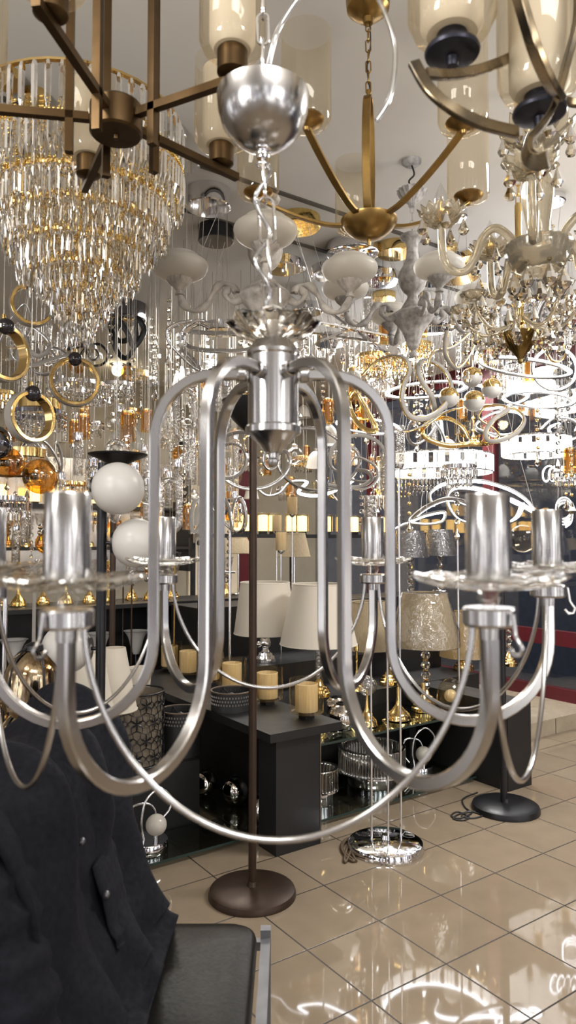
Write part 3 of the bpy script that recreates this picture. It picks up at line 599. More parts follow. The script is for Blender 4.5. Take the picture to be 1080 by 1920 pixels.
# ---------- lit strips ----------
def e_ring(cx, cy, rx, ry, d, tilt=0, n=20, dd=None): # a ring seen from the side: depth changes with the angle
    dd = rx/F*d*.9 if dd is None else dd
    o = []
    for i in range(n):
        a = 2*PI*i/n; x, y = rx*math.cos(a), ry*math.sin(a); o.append((cx+x*math.cos(tilt)-y*math.sin(tilt), cy+x*math.sin(tilt)+y*math.cos(tilt), d-dd*math.sin(a)))
    return o
ZN = V((0, 0, 1))
lit = lambda label, pts, b=.016, closed=False, **k: swirl('lit_pendant', label, pts, NID, b, .010, closed, strip=LED, **k)
lit('lit white double ring pendant in front of the red window post', [(812, 950, 4.42), (806, 925, 4.42), (840, 905, 4.47), (900, 902, 4.52), (950, 915, 4.42), (985, 935, 4.32), (1005, 960, 4.22), (985, 950, 4.32), (940, 930, 4.32), (890, 915, 4.22), (850, 915, 4.17), (838, 940, 4.12), (860, 975, 4.12), (920, 985, 4.17), (965, 975, 4.22), (980, 945, 4.32)], .03, nw=4)
lit('lit white wavy strip pendant over the two plastic-wrapped grey shades', [(738, 995, 3.95), (765, 982, 3.95), (800, 984, 3.95), (830, 978, 3.95), (833, 960, 3.95), (800, 965, 3.97), (770, 975, 3.97), (800, 950, 3.99), (840, 935, 3.99), (880, 945, 3.95), (905, 970, 3.95)], .026)
lit('lit white strip pendant waving behind the silver interlaced loops', [(480, 915, 4.6), (500, 930, 4.6), (525, 925, 4.6), (545, 905, 4.6), (575, 905, 4.55), (560, 925, 4.5), (600, 930, 4.5), (640, 915, 4.5), (665, 900, 4.5)], .024)
lit('lit white ring pendant crossing a larger ring near the ceiling of the window', e_ring(985, 690, 85, 16, 3.45, .12), .024, True)
lit('lit white upright ring pendant crossing the flat ring by the window', e_ring(1040, 692, 42, 40, 4.2, .2, dd=.05), .022, True)
lit('lit white coil pendant, small rings strung together before the dark street wall', [(1020+9*math.cos(k*.8)+k*1.5, 888+14*math.sin(k*.8), 5.0+.05*math.cos(k*.8)) for k in range(44)], .010)
lit('lit white narrow spiral pendant hanging at the window edge', [(1058+14*math.cos(k*.7), 950+20*math.sin(k*.7)+k*.6, 4.9) for k in range(30)], .009)
lit('lit white wide oval ring pendant behind the small half-gilt balls', e_ring(1010, 750, 66, 15, 4.5, .05), .028, True)
lit('lit white oval ring pendant behind the gold swirl', e_ring(800, 732, 74, 14, 4.2, -.1), .030, True)
lit('lit white tilted ring pendant under the fluted brown cone', e_ring(930, 752, 60, 14, 4.9, -.15), .028, True)
lit('lit white loop pendant hanging low above the lit crystal ring', [(890, 800, 4.6), (920, 775, 4.6), (965, 770, 4.6), (985, 790, 4.6), (960, 815, 4.55), (920, 815, 4.55)], .030, True)
lit('lit white curled pendant at the edge of the window display', [(1015, 805, 4.7), (1040, 785, 4.7), (1075, 790, 4.7), (1085, 815, 4.7), (1050, 825, 4.65), (1030, 805, 4.65), (1050, 795, 4.65)], .024)
lit('lit white ring pendant behind the nickel arms near the window', e_ring(690, 800, 58, 13, 5.0, .1), .030, True)
def crystal_ring(label, px, py, d, r, h, m, n, group=None):
    c = P(px, py, d); t = thing('crystal_ring_pendant', label, 'pendant lamp', c, 0, group)
    MB().bar(circ(r, 48, (0, 0, h/2)), .012, .006, True, V((0, 0, 1))).build('frame_ring', CH, t, 40)
    MB().bar(circ(r*.96, 48, (0, 0, h/2-.004)), .008, .02, True, V((0, 0, 1))).build('light_strip', LED, t, 40)
    MB().bar(circ(r, 48, (0, 0, -h/2)), .008, .006, True, V((0, 0, 1))).build('frame_ring', CH, t, 40)
    for i in range(n):
        a = 2*PI*i/n; MB().box((0, 0, 0), (.006, 2*PI*r/n*.8, h*.96), Matrix.Rotation(.15*rnd.uniform(-1, 1), 4, 'Z')).build('crystal_bar', XT if i % 4 == 0 else m, t, 0, (r*math.cos(a), r*math.sin(a), 0)).rotation_euler = (0, 0, a)
    for k in range(3):
        a = 2.1*k; MB().tube([(r*math.cos(a), r*math.sin(a), h/2), (r*.3*math.cos(a), r*.3*math.sin(a), HC-c.z-.04)], .0012, 5, cap=False).build('suspension_wire', WIRE, t, 60)
    canopy(t, V((0, 0, HC-c.z-.04)), r*.4, .04, CH); return t
crystal_ring('lit crystal ring pendant before the dark window at the far edge', 1005, 838, 4.3, .20, .105, LEDX, 64)
crystal_ring('large lit crystal ring pendant with a dense bright band beside the red post', 815, 872, 4.78, .38, .11, LEDX, 96)
def fringe(label, px, py, d, r, h, n, name='crystal_pendant', m=None, gold=GO):
    c = P(px, py, d); t = thing(name, label, 'pendant lamp', c)
    MB().bar(circ(r, 40, (0, 0, 0)), .018, .006, True, V((0, 0, 1))).build('frame_ring', gold, t, 40)
    mm = MB()
    for i in range(n):
        a = 2*PI*i/n; 
        for j in range(3): mm.prism((r*math.cos(a), r*math.sin(a), -.01-j*h/3), .006, h/3*.95, 5, Matrix.Identity(4))
    mm.build('crystal_fringe', m or XG, t, 0)['kind'] = 'stuff'
    canopy(t, V((0, 0, HC-c.z-.04)), .07, .04, gold)
    for k in range(3): MB().tube([(r*math.cos(2.1*k), r*math.sin(2.1*k), 0), (.04*math.cos(2.1*k), .04*math.sin(2.1*k), HC-c.z-.04)], .0012, 5, cap=False).build('suspension_wire', WIRE, t, 60)
    return t
fringe('round gold pendant with a champagne crystal fringe below the large lit crystal ring', 778, 890, 5.5, .29, .15, 60)
fringe('tall gold pendant with long crystal fringe beside the nickel chandelier arm', 722, 860, 4.2, .05, .30, 16)
fringe('chrome drum pendant with a crystal fringe seen through the gold ring', 148, 722, 3.3, .12, .07, 36, m=XT, gold=CH)
fringe('smaller chrome drum pendant with a crystal fringe beside the clear glass disc', 222, 722, 3.6, .07, .07, 24, m=XT, gold=CH)
fringe('black-edged drum pendant with crystal fringe behind the lower gold ring', 72, 775, 3.0, .11, .06, 30, m=XT, gold=CHD)
# ---------- gold hoop pendants with a black bead ----------
def hoop(label, px, py, d, r, rz, b=.042):
    c = P(px, py, d); t = thing('ring_pendant', label, 'pendant lamp', c+V((0, 0, r)), rz)
    MB().bar([V((r*math.cos(a), 0, -r+r*math.sin(a))) for a in [2*PI*i/48 for i in range(48)]], .013, b, True, nrm=None).build('hoop', GO, t, 30)
    MB().bar([V((r*1.09*math.cos(a), 0, -r+r*1.09*math.sin(a))) for a in [2*PI*i/48 for i in range(48)]], .003, b*.8, True, nrm=None).build('light_strip', SIL, t, 30)
    MB().sph((0, -.012, 0), .026, 20, 12).build('bead', BEAD, t, 180)
    MB().lathe([(.003, .018), (.008, .02), (.006, .04), (0, .042)], 12).build('bead_cap', GO, t)
    MB().tube([(0, 0, .04), (0, 0, HC-.03-t.location.z)], .0016, 6, cap=False).build('suspension_wire', WIRE, t, 60); canopy(t, V((0, 0, HC-.03-t.location.z)), .05, .03, GO)
hoop('gold hoop pendant with black bead, facing the room in front of the chrome drum', 140, 716, 2.6, .082, .35)
hoop('gold hoop pendant with black bead, the lowest and half turned', 57, 782, 2.3, .076, .95)
hoop('gold hoop pendant with black bead, nearly edge-on at the picture edge', 6, 662, 2.2, .082, 1.05)
hoop('gold hoop pendant half hidden behind the tiered crystal chandelier', 60, 572, 2.7, .075, .5)
# ---------- half gilt, half white ball pendants ----------
def hball(label, px, py, d, rpx, gm=GO, wm=OPAL):
    c = P(px, py, d); r = rpx/F*d; t = thing('ball_pendant', label, 'pendant lamp', c)
    MB().sph((0, 0, 0), r, 24, 8, z0=-1, z1=0).build('white_half', wm, t, 180); MB().sph((0, 0, 0), r*1.01, 24, 8, z0=0, z1=1).build('gilt_half', gm, t, 180)
    MB().tube([(0, 0, r), (0, 0, HC-.03-c.z)], .0014, 5, cap=False).build('suspension_wire', WIRE, t, 60); canopy(t, V((0, 0, HC-.03-c.z)), .05, .03, GO)
hball('half-gilt half-white ball pendant, the lowest, beside the gold swirl', 842, 745, 3.5, 19)
hball('half-gilt half-white ball pendant hung highest beside the pear drops', 885, 707, 3.6, 19)
hball('half-gilt half-white ball pendant below the fluted brown cone', 922, 728, 3.5, 19)
hball('half-gilt half-white ball pendant in the middle of the four', 889, 752, 3.7, 20)
# ---------- clear glass link, disc and tube pendants ----------
def stadium(w, h, n=10, c=(0, 0, 0)):
    o = []
    for k in range(n+1): a = PI*k/n; o.append(V((c[0]+w*math.cos(a), c[1], c[2]+h+w*math.sin(a))))
    for k in range(n+1): a = PI+PI*k/n; o.append(V((c[0]+w*math.cos(a), c[1], c[2]-h+w*math.sin(a))))
    return o
def links(label, specs, d):
    c = P(specs[0][0], specs[0][1], d); t = thing('glass_link_pendant', label, 'pendant lamp', c); s = d/F
    for (px, py, w, h, rz) in specs:
        q = P(px, py, d)-c; MB().tube(stadium(w*s, (h-w)*s), .012, 10, True, Matrix.Translation(q) @ Matrix.Rotation(rz, 4, 'Z')).build('link', CRIN, t, 180)
    w, h = specs[0][2:4]; MB().tube([(0, 0, h*s), (0, 0, HC-.03-c.z)], .0016, 5, cap=False).build('suspension_wire', WIRE, t, 60); canopy(t, V((0, 0, HC-.03-c.z)), .05, .03, CH)
links('clear rippled glass chain-link pendant between the nickel arms', [(348, 778, 17, 46, .2), (352, 842, 15, 52, 1.5)], 2.7)
links('clear rippled glass link pendant, single long oval above the black-capped rod', [(319, 948, 17, 48, .3)], 2.5)
links('clear rippled glass link pendant hanging over the white globe lamp', [(218, 862, 16, 34, .4), (216, 930, 14, 45, 1.4)], 2.6)
cd2 = P(290, 690, 2.9); t = thing('disc_pendant', 'clear round glass disc pendant with a ribbed rod down its middle', 'pendant lamp', cd2)
MB().lathe([(0, -.003), (.080, -.003), (.086, 0), (.080, .003), (0, .003)], 40, Matrix.Rotation(PI/2, 4, 'X')).build('disc', CLR, t); 
MB().tube([(0, -.01, -.06), (0, -.01, .09)], .012, 12).build('ribbed_rod', CRIN, t, 60)
MB().tube([(0, 0, .086), (0, 0, HC-.03-cd2.z)], .0016, 5, cap=False).build('suspension_wire', WIRE, t, 60); canopy(t, V((0, 0, HC-.03-cd2.z)), .05, .03, CH)
dd = P(237, 830, 3.2); t = thing('disc_pendant', 'clear round glass disc pendant hanging lower, behind the white globe lamp', 'pendant lamp', dd)
MB().lathe([(0, -.003), (.076, -.003), (.082, 0), (.076, .003), (0, .003)], 40, Matrix.Rotation(PI/2, 4, 'X')).build('disc', CLR, t); MB().tube([(0, 0, .086), (0, 0, HC-.03-dd.z)], .0016, 5, cap=False).build('suspension_wire', WIRE, t, 60); canopy(t, V((0, 0, HC-.03-dd.z)), .05, .03, CH)
# ---------- amber globe branch lamp at the picture edge ----------
bc = P(-10, 890, 2.45); t = thing('branch_pendant', 'branch pendant of amber glass globes and one smoked globe on black arms', 'pendant lamp', bc)
for k, (px, py, r, m) in enumerate(((76, 893, 37, AMBG), (18, 868, 30, AMBG), (-10, 830, 34, CHD), (-60, 905, 36, AMBG))):
    q = P(px, py, 2.45-.08*k)-bc; e = q-V((r/F*2.2*.75, 0, 0))
    a = MB().tube([V((0, 0, 0)), V((e.x*.3, e.y, e.z)), e], .004, 8).build('arm', BRZ, t, 60)
    MB().tube([e-V((.006, 0, 0)), e+V((.035, 0, 0))], .012, 14).build('socket', BLK, a, 40); MB().tube([e-V((.008, 0, 0)), e-V((.003, 0, 0))], .026, 20).build('collar', BRZ, a, 40)
    MB().sph(q, r/F*2.2, 28, 18).build('globe', m, a, 180)
MB().tube([(0, 0, 0), (0, 0, HC-bc.z)], .006, 8).build('stem', BRZ, t, 60)
# ---------- spot lamp in the ceiling ----------
sp = P(221, 668, 5.9); t = thing('spot_lamp', 'lit round spot lamp glowing on the far ceiling', 'spot lamp', (sp.x, sp.y, HC))
MB().lathe([(0, -.006), (.06, -.006), (.07, 0), (0, 0)], 24).build('housing', CH, t); MB().sph((0, 0, -.05), .05, 16, 10).build('bulb', BULBW, t, 180)
# ---------- floor lamps ----------
def floor_base(t, r, m, h=.03):
    return MB().lathe([(0, 0), (r, 0), (r, h*.35), (r*.97, h*.75), (r*.85, h), (.02, h+.004), (.016, h+.02), (0, h+.02)], 44).build('base', m, t, 40)
g = G(473, 1678, 0); t = thing('floor_lamp', 'brown floor lamp on a round base with a black dish shade', 'floor lamp', g)
floor_base(t, .158, BRN); top = P(473, 790, g.y).z
MB().lathe([(0, .02), (.0145, .02), (.0145, top), (0, top)], 16).build('pole', BRN, t)
MB().lathe(cr2([(.015, top-.05), (.04, top-.03), (.09, top+.02), (.115, top+.07), (.112, top+.072), (.085, top+.025), (.03, top-.01), (0, top-.01)], 3), 32).build('dish_shade', BLK, t, 60)
g = G(723, 1590, 0); t = thing('floor_lamp', 'chrome floor lamp with three thin rods on a mirror-bright round base', 'floor lamp', g)
floor_base(t, .158, CH, .036)
for px, tp in ((697, 1010), (728, 930), (752, 880)):
    q = P(px, 1560, g.y-.02)-g; tz = P(px, tp, g.y).z
    rd = MB().tube([(q.x, q.y, .03), (q.x, q.y, tz)], .0048, 10).build('rod', CH, t, 60)
    MB().lathe([(0, 0), (.018, .002), (.022, .012), (.022, .02), (0, .02)], 16).build('cup', CH, rd, 40, (q.x, q.y, tz))
    MB().lathe([(.024, 0), (.026, .002), (.026, .17), (.024, .17), (.024, .004)], 20, flute=.05, nf=14).build('glass_shade', CRIN, rd, 60, (q.x, q.y, tz+.012))
g = G(948, 1518, 0); t = thing('floor_lamp', 'black floor lamp with a clear amber globe beside the end panel', 'floor lamp', g)
floor_base(t, .158, BLK, .034); tz = P(945, 985, g.y).z
MB().tube([(-.008, 0, .03), (-.008, 0, tz)], .0165, 16).build('pole', BLK, t, 60); q = P(980, 1010, g.y)-g
a = MB().tube([(-.008, 0, q.z), (q.x-.05, q.y, q.z)], .008, 10).build('arm', BLK, t, 60); MB().tube([(q.x-.062, q.y, q.z), (q.x-.052, q.y, q.z)], .04, 24).build('collar', BLK, a, 40)
MB().sph(q, .066, 28, 18).build('globe', AMB, a, 180)
def cord(label, name, pts, r, m):
    pts = [G(px, py, r) if len(p) == 2 else G(px, py, p[2]) for p in pts for px, py in [p[:2]]]; c = pts[0]
    o = MB().tube(cr([p-c for p in pts], 5), r, 7).build(name, m, None, 60, c); return tag(o, label, 'cord')
cord('black cord with switch bundled on the tiles beside the black lamp base', 'cord', [(895, 1486), (868, 1498), (872, 1514), (885, 1524), (862, 1534), (846, 1530), (858, 1522), (880, 1532), (868, 1538), (850, 1535), (862, 1526), (892, 1522), (905, 1529), (885, 1534), (866, 1530), (880, 1521), (910, 1530), (926, 1534)], .004, WIREB)
o = cord('brown cord bundled on the tiles against the chrome lamp base', 'cord', [(668, 1570), (652, 1572), (640, 1585), (644, 1600), (655, 1612), (664, 1614), (650, 1602), (642, 1588), (650, 1576), (658, 1590), (652, 1610), (646, 1616), (648, 1600), (655, 1584), (660, 1600), (668, 1615)], .006, WIREN)
# globe lamp behind the chair
gy = 1.95; x = P(190, 1100, gy).x; g = V((x, gy, 0)); t = thing('globe_lamp', 'black floor lamp with opal white globes on side arms, behind the jacket', 'floor lamp', g)
floor_base(t, .15, BLK); tz = P(190, 868, gy).z
MB().tube([(0, 0, .02), (0, 0, tz)], .0135, 16).build('pole', BLK, t, 60)
MB().lathe(cr2([(.014, tz-.015), (.025, tz), (.06, tz+.018), (.08, tz+.026), (.078, tz+.029), (.03, tz+.006), (0, tz)], 3), 32).build('dish_shade', BLK, t, 60, (.03, .05, 0))
for px, py, r, sx in ((221, 916, 48, 1), (256, 1018, 46, 1), (125, 1216, 46, -1)):
    q = P(px, py, gy-(.05 if py == 916 else 0))-g; rr = r/F*gy; e = q-V((sx*rr*.86, 0, 0))
    a = MB().tube([(0, 0, q.z), (e.x, q.y, q.z)], .005, 8).build('arm', BLK, t, 60); MB().tube([e-V((.008, 0, 0)), e+V((.008, 0, 0))], .030, 24).build('collar', BLK, a, 40)
    MB().sph(q, rr, 36, 24).build('globe', OPAL, a, 180)
# slim chrome and brown floor lamps standing in the aisle behind
def slim(label, px, top, y, m, r=.007, shade=None, twin=0):
    x = P(px, 1000, y).x; t = thing('slim_floor_lamp', label, 'floor lamp', (x, y, 0)); floor_base(t, .10, m, .02); tz = P(px, top, y).z
    for k in range(1+(twin > 0)):
        MB().tube([(k*twin, 0, .02), (k*twin, 0, tz-.06*k)], r, 10).build('pole', m, t, 60)
    if twin: MB().tube([(-.03, 0, tz-.35), (twin+.03, 0, tz-.35)], .006, 8).build('crossbar', m, t, 60)
    if shade == 'tube':
        MB().lathe([(0, -.02), (.006, -.018), (.022, -.004), (.024, .004), (0, .004)], 16).build('cup', m, t, 40, (0, 0, tz))
        MB().lathe([(.030, 0), (.031, .002), (.031, .11), (.029, .11), (.029, .004)], 20, flute=.05, nf=14).build('tube_shade', CREAM, t, 60, (0, 0, tz+.004))
    if shade == 'dish': MB().lathe(cr2([(.006, -.02), (.025, -.012), (.04, .012), (.038, .013), (.02, -.006), (0, -.008)], 3), 20).build('dish_shade', CHD, t, 60, (0, 0, tz))
    if shade == 'knob': MB().sph((0, 0, tz), .020, 16, 10).build('knob', BLK, t, 180)
    return t
slim('slim chrome floor lamp with a black knob, seen between the nickel arms', 375, 1018, 4.15, CH, .013, 'knob')
slim('slim twin-rod chrome floor lamp with crossbar in front of the white shades', 416, 960, 4.15, CH, .008, 'dish', .048)
slim('slim chrome floor lamp with a ribbed cream tube, by the cream wall panel', 527, 1033, 4.35, CH, .005, 'tube')
slim('slim chrome floor lamp with a ribbed cream tube held higher', 548, 965, 4.6, CH, .005, 'tube')
slim('slim chrome floor lamp with a ribbed cream tube at the red trim edge', 519, 997, 4.9, CH, .005, 'tube')
slim('slim brass floor lamp rising behind the amber cylinders', 328, 1040, 4.3, BRS, .007, 'dish')
slim('slim brown floor lamp right behind the white globe lamp', 212, 905, 2.8, BRN, .012)
slim('slim brown floor lamp, thin one beside the dark shelf board', 248, 1090, 4.2, BRN, .005)
slim('slim brown floor lamp, thinnest one near the long nickel arm', 232, 1080, 4.5, BRN, .005)
slim('slim chrome floor lamp at the picture edge behind the dome lamps', 12, 1080, 2.5, CH, .008)
slim('slim nickel floor lamp leaning past the dome lamps', 66, 1090, 2.7, SIL, .007)
slim('slim chrome floor lamp behind the white lampshade edge', 605, 905, 4.4, CH, .006, 'dish')
slim('slim chrome floor lamp by the two plastic-wrapped grey shades', 858, 1000, 4.0, CH, .006)
# ---------- display stand: partition, steps, glass shelves, end panel ----------
def board(name, label, cat, parts, kind=None):
    t = thing(name, label, cat, parts[0][2] if False else R((parts[0][2][0]+parts[0][2][1])/2, parts[0][2][2], 0), A)
    for pn, m, (u0, u1, w0, w1, z0, z1) in parts:
        cu, cw = (parts[0][2][0]+parts[0][2][1])/2, parts[0][2][2]
        MB().box(((u0+u1)/2-cu, (w0+w1)/2-cw, (z0+z1)/2), (u1-u0, w1-w0, z1-z0)).build(pn, m, t, 0)
    return t
board('partition_stand', 'black laminate partition stand carrying a row of amber cylinder lamps', 'display stand', [('panel', BOARD, (1.645, 1.87, 2.43, 2.56, 0, .465)), ('spine_panel', BOARD, (1.845, 1.87, 2.56, 4.0, 0, .465)), ('back_panel', BOARD, (1.62, 1.845, 3.9, 4.0, 0, .465)), ('top_board', BOARD, (1.60, 1.97, 2.405, 4.0, .465, .50)), ('edge_strip', BOARDE, (1.869, 1.874, 2.428, 2.44, 0, .465))])
board('end_stand', 'black laminate end panel closing the display next to the black floor lamp', 'display stand', [('panel', BOARD, (3.03, 3.22, 2.37, 3.02, 0, .44))])
GLS = thin('smoked glass shelf', 'c9cbc8', 1.5, .02, (.9, 1, .95), .06)
GLE = pm('glass shelf edge', (.02, .035, .03, 1), .2)
def gshelf(label, u0, u1, w0, w1, z, zb=0): board('glass_shelf', label, 'glass shelf', [('glass_pane', GLS, (u0, u1, w0, w1, z, z+.01)), ('front_edge', GLE, (u0, u1, w0-.003, w0, z, z+.01)), ('support', BLKM, (u0+.05, u0+.1, w1-.06, w1-.02, zb, z-.001)), ('support', BLKM, (u1-.1, u1-.05, w1-.06, w1-.02, zb, z-.001))])
gshelf('low smoked glass shelf with the mirror balls, beside the jacket', .75, 1.62, 2.605, 2.85, .02)
gshelf('low smoked glass shelf between the partition boards, holding three mirror balls', 1.63, 1.84, 2.60, 3.3, .02)
gshelf('low smoked glass shelf under the crystal drums', 1.98, 3.02, 2.57, 3.02, .02)
gshelf('upper glass shelf carrying gold lamp feet and the ribbed dome', 1.98, 3.02, 2.60, 3.02, .345, .031)
board('step_board', 'black stepped display board behind the gold lamp feet', 'display stand', [('step', BOARD, (1.98, 3.6, 3.03, 3.34, 0, .44)), ('step', BOARD, (1.98, 3.6, 3.35, 3.72, 0, .58)), ('step', BOARD, (1.98, 4.0, 3.73, 4.1, 0, .88))])
board('step_board', 'black low display board under the perforated drum shades', 'display stand', [('step', BOARD, (.6, 1.53, 2.87, 3.4, 0, .30))])
board('rack', 'black open shelf rack with small lamps behind the amber cylinders', 'shelf', [('back_panel', BOARD, (.2, 2.9, 4.62, 4.66, 0, .86)), ('shelf_board', BOARD, (.2, 2.9, 4.2, 4.62, .86, .885)), ('shelf_board', BOARD, (.2, 2.9, 4.2, 4.62, .42, .445)), ('side_panel', BOARD, (.2, .23, 4.2, 4.62, 0, .86)), ('side_panel', BOARD, (2.87, 2.9, 4.2, 4.62, 0, .86))])
# ---------- amber cylinder lamps on the partition ----------
pro = thing('cylinder_lamp', 'amber cylinder lamp with white inner glass, nearest on the black partition', 'lamp', R(1.88, 2.54, .50), A, 'amber cylinder lamps on the partition')
MB().box((0, 0, .012), (.05, .05, .022)).build('foot', BLK, pro, 0)
MB().lathe([(0, .024), (.070, .024), (.075, .028), (.075, .172)], 32).build('glass_cylinder', AMBD, pro)
MB().lathe([(0, .032), (.048, .032), (.050, .038), (.050, .150), (.047, .151), (.047, .05), (0, .05)], 28).build('inner_glass', CREAM, pro)
for w, lb in ((2.86, 'second one along the black partition'), (3.19, 'third one, half behind the brown pole'), (3.42, 'fourth along the row'), (3.68, 'fifth along the row behind the swag rod'), (3.92, 'last and farthest along the row')): dup(pro, R(1.885, w, .50), label='amber cylinder lamp with white inner glass, '+lb)
# ---------- table lamps ----------
def foot(t, r, m, kind='step'):
    if kind == 'step': pr = [(0, 0), (r, 0), (r, .018), (r*.92, .022), (r*.88, .034), (r*.72, .038), (r*.68, .05), (r*.45, .056), (r*.25, .08), (r*.12, .09), (0, .09)]
    elif kind == 'bell': pr = cr2([(0, 0), (r, 0), (r*1.02, .01), (r*.9, .03), (r*.55, .05), (r*.25, .075), (r*.14, .12), (r*.10, .17), (0, .17)], 3)
    else: pr = [(0, 0), (r, 0), (r, .01), (r*.95, .014), (0, .016)]
    return MB().lathe(pr, 32).build('foot', m, t, 30)
def tlamp(label, px, base, y0, y1, ht, hb, stem, shm, footm=GO, fk='step', wrap=False, tall=None):
    """base: a point; y0,y1: pixel rows of the shade top and bottom; ht,hb: half widths in pixels"""
    c = V(base); s = c.y/F; t = thing('table_lamp', label, 'table lamp', c)
    z0, z1 = P(px, y0, c.y).z-c.z, P(px, y1, c.y).z-c.z; rt, rb = ht*s, hb*s
    fr = min(.065, rb*.75); foot(t, fr, footm, fk)
    f0 = {'step': .088, 'bell': .165}.get(fk, .015)
    if stem == 'balls':
        n = max(2, int((z1-f0+.03)/.055)); z = f0
        for k in range(n):
            MB().sph((0, 0, z+.024), .026, 10, 6).build('crystal_ball', XT, t, 0); MB().lathe([(.012, 0), (.016, .003), (.012, .006)], 14).build('ball_collar', footm, t, 40, (0, 0, z+.048)); z += .055
    elif stem == 'mercury':
        MB().lathe([(0, f0), (.008, f0), (.008, z1), (0, z1)], 12).build('stem', CH, t); MB().sph((0, 0, z1-.055), .036, 24, 16).build('mirror_ball', CH, t, 180); MB().lathe([(.012, z1-.022), (.024, z1-.016), (.012, z1-.008), (.018, z1)], 16).build('collar', CH, t)
        MB().sph((-.035, -.02, z1-.062), .018, 16, 10).build('side_ball', CH, t, 180)
    elif stem == 'tube':
        MB().lathe([(.016, f0), (.0165, f0), (.0165, z1), (.016, z1)], 16).build('glass_column', CRIN, t, 60); MB().lathe([(0, z1-.01), (.022, z1-.008), (.018, z1+.006), (0, z1+.006)], 16).build('collar', footm, t, 40)
    else: MB().lathe([(0, f0), (.007, f0), (.007, z1), (0, z1)], 12).build('stem', footm, t)
    MB().tube([(0, 0, z1-.01), (0, 0, z0-.01)], .004, 8).build('shade_carrier', footm, t, 60)
    sh = MB().lathe([(rb, z1), (rt, z0), (rt-.002, z0), (rb-.002, z1)], 48, flute=.006 if shm is not SHW else 0, nf=48 if shm is not SHW else 0).build('shade', shm, t, 60)
    for r, z in ((rb, z1), (rt, z0)): MB().tube(circ(r, 40, (0, 0, z)), .003, 6, True).build('shade_trim', shm, sh, 60)
    if wrap: MB().lathe([(rb*1.03, z1-.004), (rb*1.02, z1+(z0-z1)*.3), (rt*1.06, z0+.004), (rt*.6, z0+.006)], 40, flute=.012, nf=17).build('plastic_wrap', PLA, sh, 60)
    return t
def on(px, w, z): 
    q = W(px, 1100, w); return (q.x, q.y, z+.002)
tlamp('white cone-shaded table lamp, the larger one over the nearest amber cylinder', 597, on(597, 3.09, .44), 1095, 1207, 48, 72, 'tube', SHW)
tlamp('white cone-shaded table lamp with mirror-ball stem behind the brown pole', 497, on(497, 3.48, .58), 1092, 1187, 46, 58, 'mercury', SHW, CH)
tlamp('beige pleated table lamp partly hidden behind the nickel arm', 692, on(692, 3.42, .58), 1128, 1216, 32, 46, 'stem', SHB)
tlamp('plastic-wrapped beige pleated table lamp on crystal ball stem', 800, on(797, 2.86, .356), 1112, 1210, 40, 61, 'balls', SHB, GO, 'step', True)
tlamp('plastic-wrapped gold beige table lamp with stepped gold foot', 872, on(868, 3.165, .44), 1147, 1230, 29, 44, 'stem', SHG, GO, 'step', True)
tlamp('plastic-wrapped grey pleated table lamp nearer the lit wavy strip', 770, on(770, 3.86, .88), 996, 1044, 24, 34, 'balls', SHD, CH, 'flat', True)
tlamp('plastic-wrapped grey pleated table lamp beside the slim chrome lamp', 826, on(826, 3.90, .88), 994, 1041, 22, 31, 'balls', SHD, CH, 'flat', True)
tlamp('cream pleated table lamp by the red trim on the far wall', 552, on(552, 4.0, .88), 1000, 1043, 20, 30, 'stem', SHB, CH, 'flat')
tlamp('cream pleated table lamp behind the amber lit wall lamps', 447, on(447, 4.45, .885), 1008, 1037, 16, 30, 'stem', SHB, CH, 'flat')
def shadeless(label, base, r, m, kind, extra=None):
    t = thing('shadeless_lamp', label, 'table lamp', base); foot(t, r, m, kind); z = .088 if kind == 'step' else .165
    if extra == 'balls':
        for k in range(3): MB().sph((0, 0, z+.025+.05*k), .026, 10, 6).build('crystal_ball', XT, t, 0)
    elif extra == 'ball': MB().sph((0, 0, z+.03), .05, 24, 16).build('glass_ball', CRIN, t, 180)
    elif extra: MB().lathe([(0, z-.01), (.008, z), (.007, z+extra), (.014, z+extra+.004), (.013, z+extra+.04), (0, z+extra+.04)], 14).build('stem', m, t, 40)
    return t
shadeless('gold stepped lamp foot without shade on the upper black step', on(712, 3.42, .58), .05, GO, 'step', .03)
shadeless('gold stepped lamp foot without shade behind the crystal ball stem', on(772, 3.45, .58), .055, GO, 'step', .03)
shadeless('gold stepped lamp foot without shade on the lower black step', on(727, 3.10, .44), .055, GO, 'step', .05)
shadeless('gold bell-footed lamp with tall neck at the glass shelf front', on(745, 2.72, .356), .062, GO, 'bell', .04)
shadeless('gold drum lamp foot wound with cord on the glass shelf', on(792, 2.78, .356), .065, GO, 'step', .02)
shadeless('clear glass ball lamp on a gold foot behind the chrome rods', on(687, 2.72, .356), .05, GO, 'bell', 'ball')
shadeless('gold stepped lamp foot with crystal balls beside the end panel', on(952, 3.10, .44), .06, GO, 'step', 'balls')
shadeless('gold mottled lamp foot behind the slim nickel arm end', on(668, 3.08, .44), .05, GOR, 'bell', .05)
c = V(on(843, 2.72, .356)); t = thing('dome_lamp', 'ribbed amber glass dome lamp on the glass shelf', 'lamp', c)
MB().lathe([(0, 0), (.055, 0), (.057, .006), (0, .008)], 28).build('foot', GO, t); MB().lathe(cr2([(.056, .008), (.072, .03), (.076, .07), (.066, .115), (.04, .15), (.012, .165), (0, .166)], 4), 40, flute=.012, nf=20).build('dome_shade', AMBD, t, 60); MB().sph((0, 0, .07), .035, 16, 10).build('bulb', CREAM, t, 180)
def mball(label, base, r, m=MERC, cap=True):
    c = V(base); t = thing('mirror_globe', label, 'globe shade', c); MB().sph((0, 0, r), r, 28, 18, z0=-1, z1=.93).build('globe', m, t, 180)
    MB().lathe([(r*.36, 2*r*.965), (r*.40, 2*r*.97), (r*.40, 2*r*1.02), (r*.3, 2*r*1.02), (r*.3, 2*r*.96)], 20).build('rim', BLK, t, 40)
